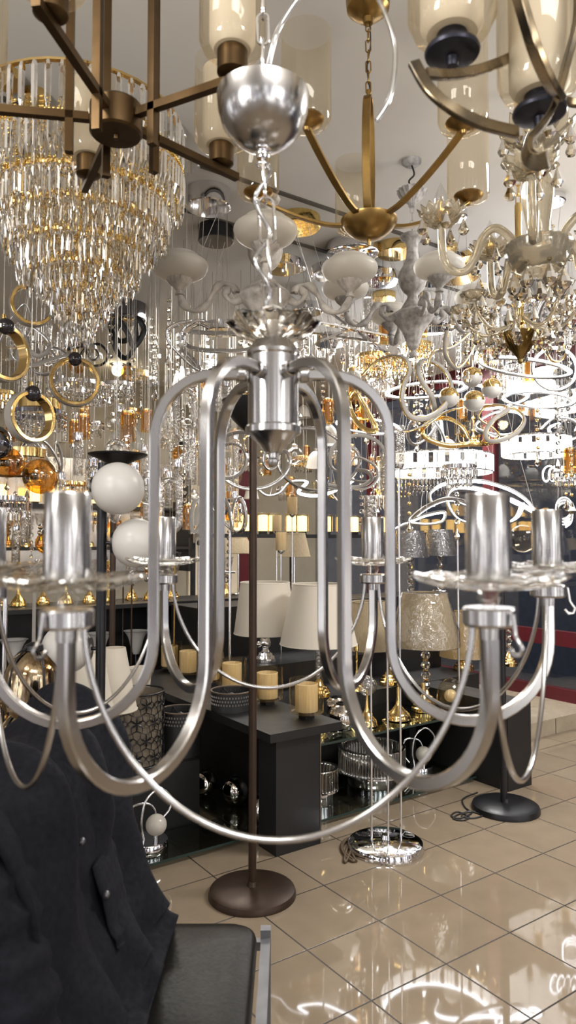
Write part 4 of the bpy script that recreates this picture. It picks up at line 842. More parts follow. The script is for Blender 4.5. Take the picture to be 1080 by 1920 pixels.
SILB = pm('silver mirrored glass', (.72, .68, .62, 1), .06, 1, .25, 7)
mball('silver mirrored globe on the low glass shelf, nearest the partition front', R(1.75, 2.68, .031), .064, SILB)
mball('silver mirrored globe on the low glass shelf, middle of the three', R(1.765, 2.95, .031), .064, SILB)
mball('silver mirrored globe on the low glass shelf, deepest of the three', R(1.70, 3.13, .031), .062, SILB)
mball('amber mirrored globe with dark opening at the end of the partition', on(640, 2.70, .356), .068, SILB)
mball('smaller silver globe behind the amber mirrored globe', on(628, 2.92, .356), .055, SILB)
def bubble(label, base, rz, m=CRIN):
    c = V(base); t = thing('arched_lamp', label, 'table lamp', c, rz)
    MB().lathe([(0, 0), (.078, 0), (.08, .004), (.08, .04), (.077, .044), (0, .044)], 36).build('base', CH, t, 40)
    MB().tube(cr([(-.02, 0, .044), (-.03, 0, .12), (-.01, 0, .20), (.05, 0, .235), (.10, 0, .19), (.09, 0, .14), (.04, .0, .10)], 8), .0055, 10).build('arch', CH, t, 60)
    MB().tube(cr([(.03, .02, .044), (.05, .03, .09), (.03, .04, .16), (-.05, .04, .17), (-.08, .02, .11), (-.05, 0, .06)], 8), .0055, 10).build('arch', CH, t, 60)
    MB().sph((.02, -.03, .105), .042, 24, 16).build('bubble_ball', m, t, 180); MB().lathe([(0, .044), (.008, .044), (.008, .066), (0, .066)], 10).build('ball_socket', CH, t, 40, (.02, -.03, 0))
BUB = trans('bubble glass', 'd9d4ca', .4, .2)
bubble('chrome arched table lamp with white bubble ball beside the jacket', R(1.22, 2.72, .031), .6, BUB)
bubble('chrome arched table lamp with bubble balls by the end panel', R(2.80, 2.78, .031), .3, BUB)
def cdrum(label, base, r, h, base_h):
    c = V(base); t = thing('crystal_drum', label, 'ceiling lamp', c)
    MB().lathe([(0, 0), (r*.8, 0), (r*.82, base_h*.2), (r*.82, base_h), (r*1.12, base_h+.004), (r*1.12, base_h+.012), (0, base_h+.012)], 44).build('base', CH, t, 30)
    n = int(2*PI*r/.016)
    for i in range(n):
        a = 2*PI*i/n; MB().lathe([(.0075, 0), (.008, .004), (.008, h-.004), (.006, h)], 6).build('crystal_bar', XT, t, 0, (r*math.cos(a), r*math.sin(a), base_h+.013))
    MB().bar(circ(r, 44, (0, 0, base_h+.016+h)), .006, .014, True, V((0, 0, 1))).build('top_ring', CH, t, 40)
cdrum('small crystal drum lamp on chrome base against the partition', R(2.10, 2.74, .031), .085, .09, .06)
cdrum('large crystal drum lamp on a wide chrome base under the glass shelf', R(2.50, 2.81, .031), .165, .11, .06)
# ---------- perforated drums, lattice shade, low white shades on the left of the partition ----------
def perf(label, base, r, h):
    c = V(base); t = thing('perforated_lampshade', label, 'lampshade', c)
    MB().lathe([(r, 0), (r, h), (r-.003, h), (r-.003, 0)], 44).build('drum', BLKM, t, 40)
    m = MB(); 
    for i in range(44):
        for j in range(3): 
            a = 2*PI*i/44+(j % 2)*.07; m.box((r*math.cos(a), r*math.sin(a), h-.02-.016*j), (.006, .006, .008), None)
    m.build('perforated_band', NID, t, 0)['kind'] = 'stuff'
    MB().bar(circ(r, 44, (0, 0, h)), .006, .008, True, V((0, 0, 1))).build('top_rim', BOARDE, t, 40)
    sp = MB()
    for k in range(3): a = k*2.1; sp.tube([(0, 0, h-.03), (r*math.cos(a), r*math.sin(a), h-.006)], .003, 6)
    sp.build('spider_fitting', BLK, t, 40); MB().lathe([(0, h-.08), (.02, h-.08), (.02, h-.02), (0, h-.01)], 16).build('socket', BLK, t, 40)
perf('black perforated drum shade with pale rim, nearer one beside the brown pole', R(1.50, 3.0, .301), .092, .20)
perf('black perforated low drum shade lying on the partition beside the amber cylinders', R(1.70, 2.88, .501), .095, .085)
perf('black perforated drum shade half behind the lattice shade', R(1.04, 3.1, .301), .09, .16)
t = thing('lattice_lampshade', 'black flower-lattice metal shade standing near the jacket shoulder', 'lampshade', R(1.29, 3.0, .301)); rL, hL = .115, .31
MB().lathe([(rL*.93, .004), (rL*.93, hL-.004)], 40).build('inner_shade', pm('beige lining', '6f6455', .8, 0, .2, 30), t, 60)
m = MB()
for i in range(9):
    for j in range(4):
        ca, cz = 2*PI*(i+.5*(j % 2))/9, .04+.075*j
        for k in range(6):
            b = PI/3*k; pts = []
            for s in (0, .3, .6, 1, .6, .3):
                sg = 1 if len(pts) < 4 else -1
                dx, dz = .045*s*math.cos(b)-.014*math.sin(PI*s)*sg*math.sin(b), .045*s*math.sin(b)+.014*math.sin(PI*s)*sg*math.cos(b)
                a = ca+dx/rL; pts.append((rL*math.cos(a), rL*math.sin(a), min(hL, max(0, cz+dz))))
            m.tube(pts, .0022, 4, True)
for z in (0, hL): m.tube(circ(rL, 40, (0, 0, z)), .004, 6, True)
m.build('flower_lattice', BLK, t, 60)
def wshade(label, px, py0, py1, y, h0, h1, m=SHW):
    c = P(px, py1, y); s = y/F; t = thing('cone_lampshade', label, 'lampshade', c); H_ = (py1-py0)*s
    MB().lathe([(h1*s, 0), (h0*s, H_), (h0*s-.002, H_), (h1*s-.002, 0)], 40).build('shade', m, t, 60); MB().tube(circ(h1*s, 36), .003, 6, True).build('bottom_trim', m, t, 60)
    if c.z > .1: MB().lathe([(0, -c.z), (.08, -c.z), (.08, -c.z+.015), (.008, -c.z+.02), (.006, H_*.7), (0, H_*.7)], 20).build('stand', BLK, t, 30)
    return t
wshade('white lampshade with a small ring handle behind the white globe lamp', 214, 1216, 1330, 2.6, 20, 42)
wshade('white lampshade low behind the black pole of the globe lamp', 168, 1225, 1340, 2.35, 24, 46)
wshade('small white cone shade leaning by the lattice shade', 262, 1252, 1320, 3.7, 22, 16)
# ---------- smoked gold ribbed dome lamps ----------
def dome(label, px, py, y, r, k=1.3):
    c = P(px, py, y); rr = r/F*y; t = thing('dome_floor_lamp', label, 'floor lamp', c)
    MB().lathe(cr2([(rr*.70, -rr*.75*k), (rr*.88, -rr*.45*k), (rr, -.05), (rr*.92, rr*.35*k), (rr*.66, rr*.72*k), (rr*.3, rr*.93*k), (rr*.16, rr*.98*k)], 4), 48, flute=.012, nf=24).build('dome_shade', MERC, t, 60)
    cp = MB().lathe([(0, rr*.93*k), (rr*.34, rr*.93*k), (rr*.30, rr*1.06*k), (rr*.1, rr*1.14*k), (0, rr*1.14*k)], 20).build('cap', BLK, t, 40)
    for i in range(5):
        a = 2*PI*i/5+.4; MB().tube(cr([(rr*.30*math.cos(a), rr*.30*math.sin(a), rr*1.0*k), (rr*.8*math.cos(a), rr*.8*math.sin(a), rr*.62*k), (rr*1.06*math.cos(a), rr*1.06*math.sin(a), -.02), (rr*.92*math.cos(a), rr*.92*math.sin(a), -rr*.5*k)], 5), .0028, 6).build('rib', BLK, t, 60)
    MB().lathe([(0, -c.z), (.09, -c.z), (.09, -c.z+.015), (.010, -c.z+.02), (.008, rr*.9*k), (0, rr*.9*k)], 20).build('stand', BLK, t, 30)
    return t
dome('smoked gold ribbed dome lamp with black ribs, the largest', 62, 1285, 1.9, 54)
dome('smoked gold ribbed dome lamp, lowest beside the jacket shoulder', 45, 1385, 2.0, 44)
dome('smoked gold ribbed dome lamp half behind the front nickel arm', 118, 1330, 2.15, 40, 1.1)
dome('smoked gold ribbed dome lamp cut by the picture edge', -8, 1340, 2.1, 40)
# ---------- chair ----------
SZ = .46
ch0 = thing('chair', 'black leather chair with grey square steel frame, jacket over its back', 'chair', (-.27, 1.355, 0))
def cushion(x0, x1, y0, y1, z0, z1, name, m, cor=.05):
    b = MB(); n = 6; outl = []
    for cx, cy, a0 in ((x1-cor, y1-cor, 0), (x0+cor, y1-cor, 90), (x0+cor, y0+cor, 180), (x1-cor, y0+cor, 270)):
        for k in range(n+1): a = math.radians(a0+90*k/n); outl.append((cx+cor*math.cos(a), cy+cor*math.sin(a)))
    cxm, cym = (x0+x1)/2, (y0+y1)/2; rings = []
    h = z1-z0
    for s, z in ((.985, z0), (1, z0+h*.25), (1, z0+h*.6), (.985, z0+h*.85), (.95, z1-.002), (.8, z1+.004), (.5, z1+.007), (.2, z1+.008)):
        rings.append([(cxm+(x-cxm)*s, cym+(y-cym)*s, z) for x, y in outl])
    N = len(outl); vs = [p for r in rings for p in r]; fs = []
    for i in range(len(rings)-1):
        for k in range(N): l = (k+1) % N; fs.append((i*N+k, i*N+l, (i+1)*N+l, (i+1)*N+k))
    fs.append(tuple(range(N))[::-1]); fs.append(tuple((len(rings)-1)*N+k for k in range(N)))
    return b.add(vs, fs).build(name, m, ch0, 60)
cushion(-.22, .205, -.215, .215, SZ-.05, SZ, 'seat', LEA)
for x in (-.21, .222):
    for y in (-.20, .222): MB().box((x, y, (SZ-.02)/2+(.175 if x < 0 else 0)), (.022, .022, (SZ-.02)+(.35 if x < 0 else 0))).build('leg', STEEL, ch0, 0)
MB().box((.222, .011, SZ-.045), (.020, .40, .02)).build('seat_rail', STEEL, ch0, 0); MB().box((-.21, .011, SZ-.045), (.02, .40, .02)).build('seat_rail', STEEL, ch0, 0)
MB().box((.006, .222, SZ-.055), (.41, .018, .018)).build('seat_rail', STEEL, ch0, 0); MB().box((.006, -.20, SZ-.055), (.41, .018, .018)).build('seat_rail', STEEL, ch0, 0)
MB().box((-.21, .011, .69), (.03, .40, .20)).build('backrest', LEA, ch0, 0)
# ---------- dark jacket thrown over the chair back ----------
from mathutils import noise as NZ
jk = thing('jacket', 'dark navy padded jacket with snap buttons draped over the chair back', 'jacket', (-.46, 1.33, .47))
def jsheet(name, prof, y0, y1, ny, amp, tilt, seed, thick=.022, taper=None):
    """a draped sheet: prof is its path in x-z (absolute), swept along y with folds"""
    cv = cr([V((x, 0, z)) for x, z in prof], 10); nx = len(cv); T, N = frames(cv)
    vs = []; ox, oy, oz = -.46, 1.33, .47
    for side in (1, -1):
        for j in range(ny+1):
            v = j/ny
            for i, p in enumerate(cv):
                u = i/(nx-1); nn = V((T[i].z, 0, -T[i].x)); yy0, yy1 = (taper(u) if taper else (y0, y1)); y = yy0+(yy1-yy0)*v
                f = amp*(math.sin(y*38+u*5+seed)*.5+NZ.noise(V((u*4, y*9, seed)))*1.3+NZ.noise(V((u*10+seed, y*22, seed)))*.5)*(.35+.65*u)
                edge = min(1, 6*min(v, 1-v)+.05)
                th = thick*math.sqrt(edge)*.5
                q = p+nn*(f+side*th); vs.append((q.x-ox, y-oy, q.z-oz+tilt*(v-.5)*(1-u)))
    n1 = (ny+1)*nx; fs = []
    for j in range(ny):
        for i in range(nx-1):
            a = j*nx+i; fs.append((a, a+1, a+nx+1, a+nx)); b = n1+a; fs.append((b, b+nx, b+nx+1, b+1))
    for i in range(nx-1): fs.append((i, n1+i, n1+i+1, i+1)); a = ny*nx+i; fs.append((a, a+1, n1+a+1, n1+a))
    for j in range(ny): a = j*nx; fs.append((a, a+nx, n1+a+nx, n1+a)); a = j*nx+nx-1; fs.append((a, n1+a, n1+a+nx, a+nx))
    return MB().add(vs, fs).build(name, JKT, jk, 180)
jsheet('body', [(-.66, .30), (-.63, .55), (-.585, .78), (-.52, .895), (-.45, .905), (-.395, .86), (-.365, .78), (-.345, .68), (-.32, .58), (-.285, .50), (-.235, .478)], 1.02, 1.56, 60, .034, .11, 1.3, .045)
jsheet('front_panel', [(-.47, .90), (-.40, .84), (-.37, .74), (-.355, .64), (-.35, .55), (-.335, .485)], 1.10, 1.40, 36, .024, .05, 4.1, .035, lambda u: (1.12-.02*u, 1.36+.05*u))
pts = cr([(-.50, 1.14, .84), (-.45, 1.07, .79), (-.405, 1.03, .70), (-.375, 1.01, .58), (-.355, .99, .45), (-.35, .98, .30)], 8)
m = MB(); rs = [.062+.006*math.sin(k*1.9)+.004*math.sin(k*.7) for k in range(len(pts))]; rs[0] = .03
m.tube([p-V((-.46, 1.33, .47)) for p in pts], rs, 22); m.build('sleeve', JKT, jk, 60)
pts = cr([(-.40, 1.26, .80), (-.372, 1.27, .70), (-.352, 1.28, .60), (-.335, 1.30, .52), (-.30, 1.32, .488)], 8)
jsheet('pocket_flap', [(-.335, .715), (-.318, .655), (-.300, .60), (-.292, .575)], 1.25, 1.37, 12, .008, 0, 2.2, .012)
SNAP = pm('snap button metal', (.16, .16, .17, 1), .35, .9)
for px, py, d in ((153, 1577, 1.21), (199, 1677, 1.25)):
    q = P(px, py, d)-V((-.46, 1.33, .47)); M = Matrix.Translation(q) @ Matrix.Rotation(PI/2, 4, 'X')
    MB().lathe([(0, .010), (.002, .010), (.0025, .007), (.0055, .006), (.006, .003), (.006, -.002), (0, -.002)], 18, M).build('snap_button', SNAP, jk, 50)
o = MB().tube(cr([V(p) for p in ((0, 0, 0), (.006, .014, .002), (.0, .03, .003), (.016, .022, .002), (.03, .028, .003), (.04, .012, .002), (.034, -.004, .002), (.028, -.03, .002), (.026, -.06, .002))], 6), .0013, 6).build('thread', THREAD, None, 60, G(170, 1868, SZ+.011))
tag(o, 'loose twisted beige thread lying on the black chair seat', 'thread')
# ---------- lit amber lamps on a long black rack far behind ----------
board('lamp_rack', 'long black rack board carrying the lit amber lamps at the back', 'shelf', [('shelf_board', BOARD, (2.55, 4.45, 4.72, 4.98, 1.30, 1.33)), ('post', BLKM, (2.56, 2.59, 4.94, 4.97, 0, 1.30)), ('post', BLKM, (4.41, 4.44, 4.94, 4.97, 0, 1.30)), ('post', BLKM, (3.5, 3.53, 4.94, 4.97, 0, 1.30))])
gl_in = MB().lathe([(0, 0), (.036, 0), (.038, .006), (.038, .125), (0, .13)], 20); gl_out = MB().lathe([(.054, 0), (.055, .15)], 24); gl_ft = MB().box((0, 0, .012), (.05, .05, .024))
first = None
for px, lb in ((441, 'first of the row, behind the silver loops'), (459, 'second of the row, close beside the first'), (493, 'just past the brown floor lamp pole'), (513, 'in front of the cream wall panel'), (546, 'beside the slim cream tube lamps'), (567, 'beside the red trim'), (612, 'behind the inner nickel arm'), (640, 'between the two nickel arms'), (664, 'brightest over the nickel candle tube'), (696, 'next after the brightest'), (720, 'last one beside the long nickel arm')):
    q = W(px, 1000, 4.82); q.z = 1.331; lb = 'lit amber cylinder lamp on the black rack, '+lb
    if first is None:
        first = thing('lit_lamp', lb, 'lamp', q, A, 'lit amber lamps on the rack'); gl_ft.build('foot', BLK, first, 0); gl_in.build('glowing_glass', LEDW, first, 60, (0, 0, .026)); gl_out.build('glass_cylinder', AMBD, first, 60, (0, 0, .025))
    else: dup(first, q, label=lb)
# ---------- small lamps standing on the dark rack ----------
def on_rack(name, lb, build, spots, z, g):
    src = None
    for k, (u, w) in enumerate(spots):
        l = lb % (('first', 'second', 'third', 'fourth', 'fifth', 'sixth', 'seventh', 'eighth', 'ninth', 'tenth', 'eleventh', 'twelfth')[k])
        if src is None: src = thing(name, l, 'table lamp', R(u, w, z), 0, g); build(src)
        else: dup(src, R(u, w, z), rnd.random()*6, l)
def r_glass(t):
    foot(t, .04, GO, 'step'); MB().sph((0, 0, .115), .026, 10, 6).build('crystal_ball', XT, t, 0); MB().sph((0, 0, .165), .024, 10, 6).build('crystal_ball', XT, t, 0); MB().lathe([(.03, .18), (.05, .27), (.052, .275)], 20, flute=.05, nf=10).build('glass_shade', CRIN, t, 60)
def r_bell(t):
    MB().lathe([(0, 0), (.05, 0), (.05, .01), (.008, .02), (.008, .12), (0, .12)], 20).build('foot', CHD, t, 40); MB().lathe(cr2([(.02, .10), (.035, .14), (.05, .20), (.075, .245), (.085, .25)], 3), 24).build('bell_shade', OPAL, t, 60)
def r_gold(t):
    foot(t, .045, GOR, 'bell'); MB().sph((0, 0, .20), .04, 18, 12).build('globe', AMBG, t, 180); MB().lathe([(.0, .235), (.02, .236), (.012, .26), (0, .265)], 14).build('finial', GO, t, 40)
on_rack('crystal_table_lamp', 'crystal ball table lamp on the dark rack top, %s from the left', r_glass, [(.75, 4.4), (1.0, 4.36), (1.28, 4.42), (1.55, 4.37), (1.85, 4.42), (2.12, 4.36), (2.55, 4.4)], .887, 'crystal ball lamps on the dark rack')
on_rack('gilt_table_lamp', 'gilt table lamp with amber globe on the dark rack, %s from the left', r_gold, [(.88, 4.44), (1.14, 4.44), (1.42, 4.42), (1.70, 4.44), (1.98, 4.42), (2.40, 4.44)], .887, 'gilt globe lamps on the dark rack')
on_rack('bell_table_lamp', 'white bell-shaded table lamp inside the dark rack, %s from the left', r_bell, [(.8, 4.36), (1.1, 4.38), (1.36, 4.36), (1.62, 4.38), (1.86, 4.36)], .447, 'bell lamps inside the dark rack')
board('wall_display', 'long black two-shelf wall display on the far wall holding gilt and lit lamps', 'shelf', [('shelf_board', BOARD, (.3, 3.0, 5.86, 6.18, 1.20, 1.225)), ('shelf_board', BOARD, (.3, 3.0, 5.86, 6.18, 1.55, 1.575)), ('back_panel', pm('mirror back', (.5, .46, .4, 1), .15, .9), (.3, 3.0, 6.18, 6.195, 1.0, 2.0)), ('side_panel', BOARD, (.28, .3, 5.86, 6.18, 1.0, 1.9)), ('side_panel', BOARD, (3.0, 3.02, 5.86, 6.18, 1.0, 1.9))])
on_rack('gilt_table_lamp', 'gilt globe table lamp on the lower far-wall shelf, %s from the left', r_gold, [(.5+.27*k, 6.0+.04*(k % 2)) for k in range(9)], 1.227, 'gilt lamps on the lower far-wall shelf')
on_rack('crystal_table_lamp', 'crystal ball table lamp on the lower far-wall shelf, %s from the left', r_glass, [(.63+.27*k, 6.0-.05*(k % 2)) for k in range(8)], 1.227, 'crystal lamps on the lower far-wall shelf')
for k in range(9): dup(first, R(.62+.26*k, 6.0, 1.577), label='lit amber cylinder lamp on the upper far-wall shelf, %s from the left' % ('first second third fourth fifth sixth seventh eighth ninth'.split()[k]))['group'] = 'lit amber lamps on the far-wall shelf'
# ---------- the crowd of smaller pendants behind ----------
bpy.context.view_layer.update()
def extent(o):
    lo, hi = V((1e9,)*3), V((-1e9,)*3)
    def walk(x):
        if x.type == 'MESH' and 'wire' not in x.name and 'chain' not in x.name and 'cord' not in x.name and 'canopy' not in x.name and 'stem' not in x.name:
            for c in x.bound_box:
                w = x.matrix_world @ V(c)
                for i in range(3): lo[i] = min(lo[i], w[i]); hi[i] = max(hi[i], w[i])
        for k in x.children: walk(k)
    walk(o); return lo, hi
BOXES = [extent(o) for o in C.objects if o.parent is None and o.get('kind') != 'structure' and o.type in ('EMPTY', 'MESH')]
COLS = [((lo.x+hi.x)/2, (lo.y+hi.y)/2, hi.z) for lo, hi in BOXES if lo.z > .6]
def free(c, r, h0, h1):
    for lo, hi in BOXES:
        if c.x+r > lo.x and c.x-r < hi.x and c.y+r > lo.y and c.y-r < hi.y and c.z+h1 > lo.z and c.z-h0 < hi.z: return False
        if lo.x-.01 < c.x < hi.x+.01 and lo.y-.01 < c.y < hi.y+.01 and c.z < lo.z: return False      # its wire would run through that one
    for x, y, zt in COLS:
        if abs(x-c.x) < r+.01 and abs(y-c.y) < r+.01 and zt < c.z+h1: return False
    return True
def proto(name, cat, build, r, h0, h1):
    t = thing(name, 'x', cat); build(t); return [t, r, h0, h1, []]
def up(t, z): MB().tube([(0, 0, z), (0, 0, z+1.9)], .0013, 5, cap=False).build('suspension_wire', WIRE, t, 60)
def b_tube(t):
    MB().lathe([(0, .01), (.020, .01), (.022, .03), (.022, .05), (.006, .055), (0, .055)], 16).build('cap', CH, t, 40); MB().lathe([(.020, .01), (.024, 0), (.024, -.17), (.022, -.172), (.022, 0)], 16, flute=.06, nf=8).build('glass_tube', CRIN, t, 60); up(t, .055)
def b_amber_tube(t):
    MB().lathe([(0, .01), (.028, .01), (.030, .03), (.006, .04), (0, .04)], 16).build('cap', GO, t, 40); MB().lathe([(.034, .02), (.036, -.11)], 20).build('glass_tube', AMBG, t, 60); MB().lathe([(0, .01), (.018, .01), (.018, -.09), (0, -.09)], 14).build('inner_glass', CREAM, t, 60); up(t, .04)
def b_string(t):
    for k in range(6): MB().sph((0, 0, -.045*k), .012+.003*(k % 2), 8, 5).build('crystal_ball', XT, t, 0)
    MB().drop((0, 0, -.26), .017, .06).build('pear_drop', XT, t, 0); MB().tube([(0, 0, -.26), (0, 0, 1.9)], .0012, 5, cap=False).build('suspension_wire', WIRE, t, 60)
def b_gstring(t):
    for k in range(5): MB().sph((0, 0, -.05*k), .010, 8, 5).build('gilt_ball', GO, t, 180)
    MB().drop((0, 0, -.23), .020, .07).build('pear_drop', XG, t, 0); MB().tube([(0, 0, -.23), (0, 0, 1.9)], .0012, 5, cap=False).build('suspension_wire', WIRE, t, 60)
def b_globe(m, cap):
    def f(t): MB().sph((0, 0, 0), .062, 24, 16).build('globe', m, t, 180); MB().lathe([(.0, .056), (.024, .056), (.022, .075), (.006, .085), (0, .085)], 16).build('cap', cap, t, 40); MB().sph((0, 0, .012), .018, 12, 8).build('bulb', OPAL, t, 180); up(t, .085)
    return f
def b_ribbon(m, st, k):
    def f(t):
        q = [(.115*math.cos(a)+.03*math.cos(k*a), .10*math.sin(a)+.04*math.sin(2*a), .075*math.sin(k*a+.6)) for a in [2*PI*i/26 for i in range(26)]]
        cv = cr(q, 3, True); MB().bar(cv, .007, .020, True).build('ribbon', m, t, 50); T, N = frames(cv, True); MB().bar([p+N[i]*.0045 for i, p in enumerate(cv)], .003, .016, True).build('light_strip', st, t, 50)
        for j in (0, 26, 52): MB().tube([cv[j], (cv[j].x*.3, cv[j].y*.3, 1.9)], .0011, 5, cap=False).build('suspension_wire', WIRE, t, 60)
    return f
def b_chand(m, gm):
    def f(t):
        MB().lathe(cr2([(0, -.05), (.012, -.045), (.03, -.01), (.022, .02), (.010, .04), (.010, .14), (.02, .16), (.006, .18), (0, .18)], 3), 18).build('body', m, t, 60)
        for i in range(6):
            a = 2*PI*i/6; M = Matrix.Rotation(a, 4, 'Z')
            ar = MB().tube(cr([(.02, 0, 0), (.06, 0, -.035), (.11, 0, -.02), (.125, 0, .03)], 5), .005, 7).build('arm', m, t, 60); ar.rotation_euler = (0, 0, a)
            MB().lathe([(0, 0), (.02, .002), (.026, .012), (.012, .014), (.012, .018), (0, .018)], 14).build('cup', m, ar, 40, (.125, 0, .03)); MB().lathe([(.024, .014), (.028, .10)], 16).build('glass_shade', gm, ar, 60, (.125, 0, .03))
        MB().tube([(0, 0, .18), (0, 0, 1.9)], .003, 6).build('stem', m, t, 60)
    return f
def b_fr(m, gm):
    def f(t):
        for r, z0, L in ((.095, 0, .06), (.065, -.05, .06)):
            MB().bar(circ(r, 30, (0, 0, z0)), .016, .005, True, V((0, 0, 1))).build('frame_ring', m, t, 40); mm = MB()
            for i in range(int(r*240)): a = 2*PI*i/int(r*240); mm.prism((r*math.cos(a), r*math.sin(a), z0-.008), .007, L, 5)
            mm.build('crystal_fringe', gm, t, 0)['kind'] = 'stuff'
        MB().lathe([(0, .008), (.09, .008), (.09, .014), (0, .014)], 24).build('top_plate', m, t, 40); up(t, .014)
    return f
def b_canopy(m):
    def f(t):
        MB().lathe([(0, -.0), (.088, 0), (.092, .004), (.092, .045), (0, .045)], 30).build('drum', m, t, 30); MB().lathe([(0, -.012), (.006, -.012), (.008, 0), (0, 0)], 10).build('nut', m, t, 40); up(t, .045)
    return f
def b_bell(t): MB().lathe(cr2([(.070, -.06), (.062, -.03), (.050, .02), (.028, .05), (.010, .06)], 4), 24, flute=.03, nf=12).build('bell_shade', FRO, t, 60); MB().lathe([(0, .055), (.016, .055), (.014, .08), (0, .085)], 12).build('cap', CH, t, 40); MB().sph((0, 0, .0), .02, 12, 8).build('bulb', OPAL, t, 180); up(t, .085)
KIND = {
 'tube': (proto('tube_pendant', 'pendant lamp', b_tube, .03, .18, .06), 'clear ribbed glass tube pendant'),
 'atube': (proto('amber_tube_pendant', 'pendant lamp', b_amber_tube, .04, .12, .05), 'small amber glass tube pendant with white core'),
 'string': (proto('crystal_string', 'crystal string', b_string, .025, .33, .03), 'clear crystal ball string with pear drop'),
 'gstring': (proto('gilt_bead_string', 'crystal string', b_gstring, .025, .31, .03), 'gilt bead string with champagne drop'),
 'aglobe': (proto('globe_pendant', 'pendant lamp', b_globe(AMBG, BLK), .07, .07, .09), 'small amber glass globe pendant with black cap'),
 'cglobe': (proto('globe_pendant', 'pendant lamp', b_globe(CLR, CH), .07, .07, .09), 'small clear glass globe pendant with chrome cap'),
 'wglobe': (proto('globe_pendant', 'pendant lamp', b_globe(FRO, GO), .07, .07, .09), 'small frosted globe pendant with gold cap'),
 'rib': (proto('ribbon_pendant', 'pendant lamp', b_ribbon(CH, SIL, 3), .16, .09, .09), 'chrome ribbon loop pendant with pale strip'),
 'grib': (proto('ribbon_pendant', 'pendant lamp', b_ribbon(GO, SIL, 2), .16, .09, .09), 'gold ribbon loop pendant with pale strip'),
 'lrib': (proto('lit_ribbon_pendant', 'pendant lamp', b_ribbon(NID, LED, 2), .16, .09, .09), 'lit white ribbon loop pendant'),
 'ch': (proto('small_chandelier', 'chandelier', b_chand(GO, AMBD), .16, .06, .19), 'small gold six-armed chandelier with amber glass cups'),
 'sch': (proto('small_chandelier', 'chandelier', b_chand(CH, CRIN), .16, .06, .19), 'small chrome six-armed chandelier with clear glass cups'),
 'fr': (proto('crystal_fringe_pendant', 'pendant lamp', b_fr(CH, XT), .10, .13, .02), 'two-tier chrome pendant with clear crystal fringe'),
 'gfr': (proto('crystal_fringe_pendant', 'pendant lamp', b_fr(GO, XG), .10, .13, .02), 'two-tier gold pendant with champagne crystal fringe'),
 'drum': (proto('drum_pendant', 'pendant lamp', b_canopy(CH), .10, .02, .05), 'plain mirror chrome drum pendant'),
 'gdrum': (proto('drum_pendant', 'pendant lamp', b_canopy(GO), .10, .02, .05), 'plain polished gold drum pendant'),
 'bell': (proto('bell_pendant', 'pendant lamp', b_bell, .08, .07, .09), 'frosted glass bell pendant with chrome cap'),
}
ORD = 'first second third fourth fifth sixth seventh eighth ninth tenth eleventh twelfth thirteenth fourteenth fifteenth sixteenth seventeenth eighteenth nineteenth twentieth'.split()+['twenty-'+x for x in 'first second third fourth fifth sixth seventh eighth ninth'.split()]
def scatter(zone, x0, x1, y0, y1, d0, d1, mix, n):
    bag = [k for k, v in mix.items() for _ in range(v)]; put = 0
    for _ in range(n*160):
        if put >= n: break
        k = rnd.choice(bag); pr = KIND[k][0]; px, py, d = rnd.uniform(x0, x1), rnd.uniform(y0, y1), rnd.uniform(d0, d1); c = P(px, py, d)
        u, w = c.x*math.cos(A)+c.y*math.sin(A), -c.x*math.sin(A)+c.y*math.cos(A)
        if u > 4.45 or w > 6.0 or c.z+pr[3] > HC-.05 or not free(c, pr[1], pr[2], pr[3]): continue
        BOXES.append((V((c.x-pr[1], c.y-pr[1], c.z-pr[2])), V((c.x+pr[1], c.y+pr[1], c.z+pr[3])))); COLS.append((c.x, c.y, c.z)); pr[4].append((zone, px, c, rnd.random()*6.28)); put += 1
    return put
scatter('over the dark rack', 0, 440, 660, 1010, 3.0, 5.9, dict(tube=5, atube=2, string=4, aglobe=3, cglobe=2, rib=2, ch=2, sch=3, fr=4, gfr=3, bell=1, drum=2, gdrum=1), 95)
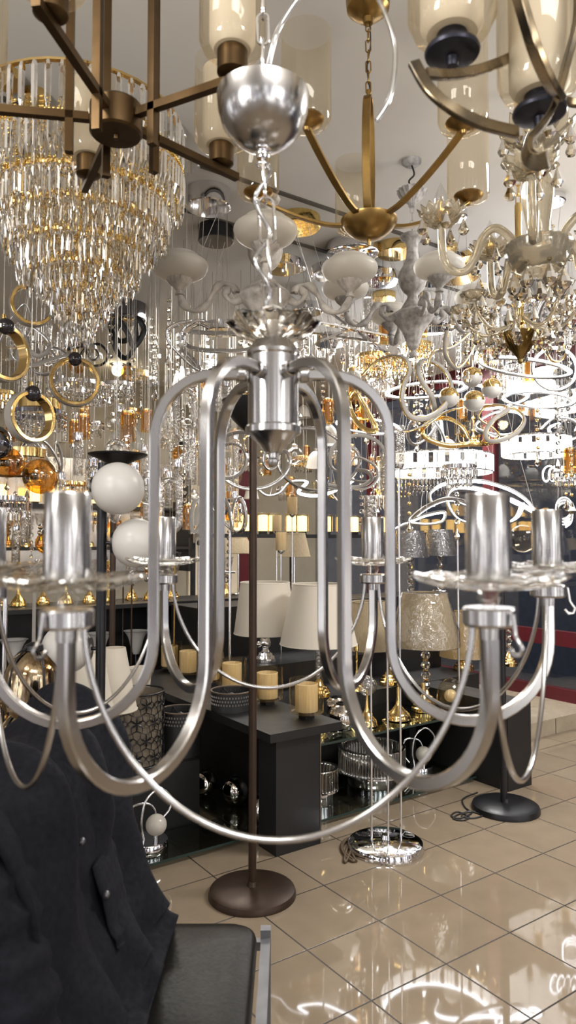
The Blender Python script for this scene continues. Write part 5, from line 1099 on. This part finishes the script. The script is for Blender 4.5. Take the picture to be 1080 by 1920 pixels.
scatter('over the dark rack', 0, 450, 790, 1020, 3.6, 6.4, dict(tube=5, atube=3, string=3, aglobe=3, cglobe=2, ch=3, sch=2, fr=2, gfr=4, bell=2), 60)
scatter('behind the nickel body', 430, 720, 640, 985, 4.0, 7.0, dict(tube=3, atube=3, string=3, cglobe=2, rib=3, ch=3, sch=2, fr=2, gfr=3, bell=2, gstring=2), 60)
scatter('before the shop window', 640, 1085, 560, 900, 3.3, 5.6, dict(tube=2, gstring=7, string=5, wglobe=2, grib=3, lrib=4, gfr=3, fr=3, ch=3, atube=2), 75)
scatter('under the far ceiling', 200, 900, 480, 650, 3.4, 6.0, dict(drum=3, gdrum=2, rib=2, string=2, bell=1, sch=1), 26)
for k, (pr, desc) in KIND.items():
    rows = {}
    for r in pr[4]: rows.setdefault(r[0], []).append(r)
    src = None
    for zone, rs in rows.items():
        rs.sort(key=lambda r: r[1])
        for i, (_, px, c, rz) in enumerate(rs):
            lb = '%s %s%s' % (desc, zone, ', %s from the left' % ORD[min(i, 28)] if len(rs) > 1 else ''); g = '%s %s' % (desc, zone)
            if src is None: src = pr[0]; o = src; o.location = c; o.rotation_euler = (0, 0, rz); o['label'] = lb
            else: o = dup(src, c, rz, lb)
            o['group'] = g
            for w in o.children:                                       # wires end at the ceiling
                if w.name.startswith(('suspension_wire', 'stem')) and k in ('string', 'gstring'): w.scale = (1, 1, 1)
            for w in o.children:
                if w.name.startswith(('suspension_wire', 'stem')):
                    z0 = {'tube': .055, 'atube': .04, 'string': 0, 'gstring': 0, 'aglobe': .085, 'cglobe': .085, 'wglobe': .085, 'ch': .18, 'sch': .18, 'fr': .014, 'gfr': .014, 'drum': .045, 'gdrum': .045, 'bell': .085}.get(k, 0)
                    f = (HC-c.z-z0)/(1.9 if z0 == 0 else 1.9) if k not in ('ch', 'sch') else (HC-c.z-z0)/(1.9-.18)
                    w.scale = (1, 1, f); w.location = (0, 0, z0*(1-f))
    if src is None:
        for w in list(pr[0].children): bpy.data.objects.remove(w)
        bpy.data.objects.remove(pr[0])
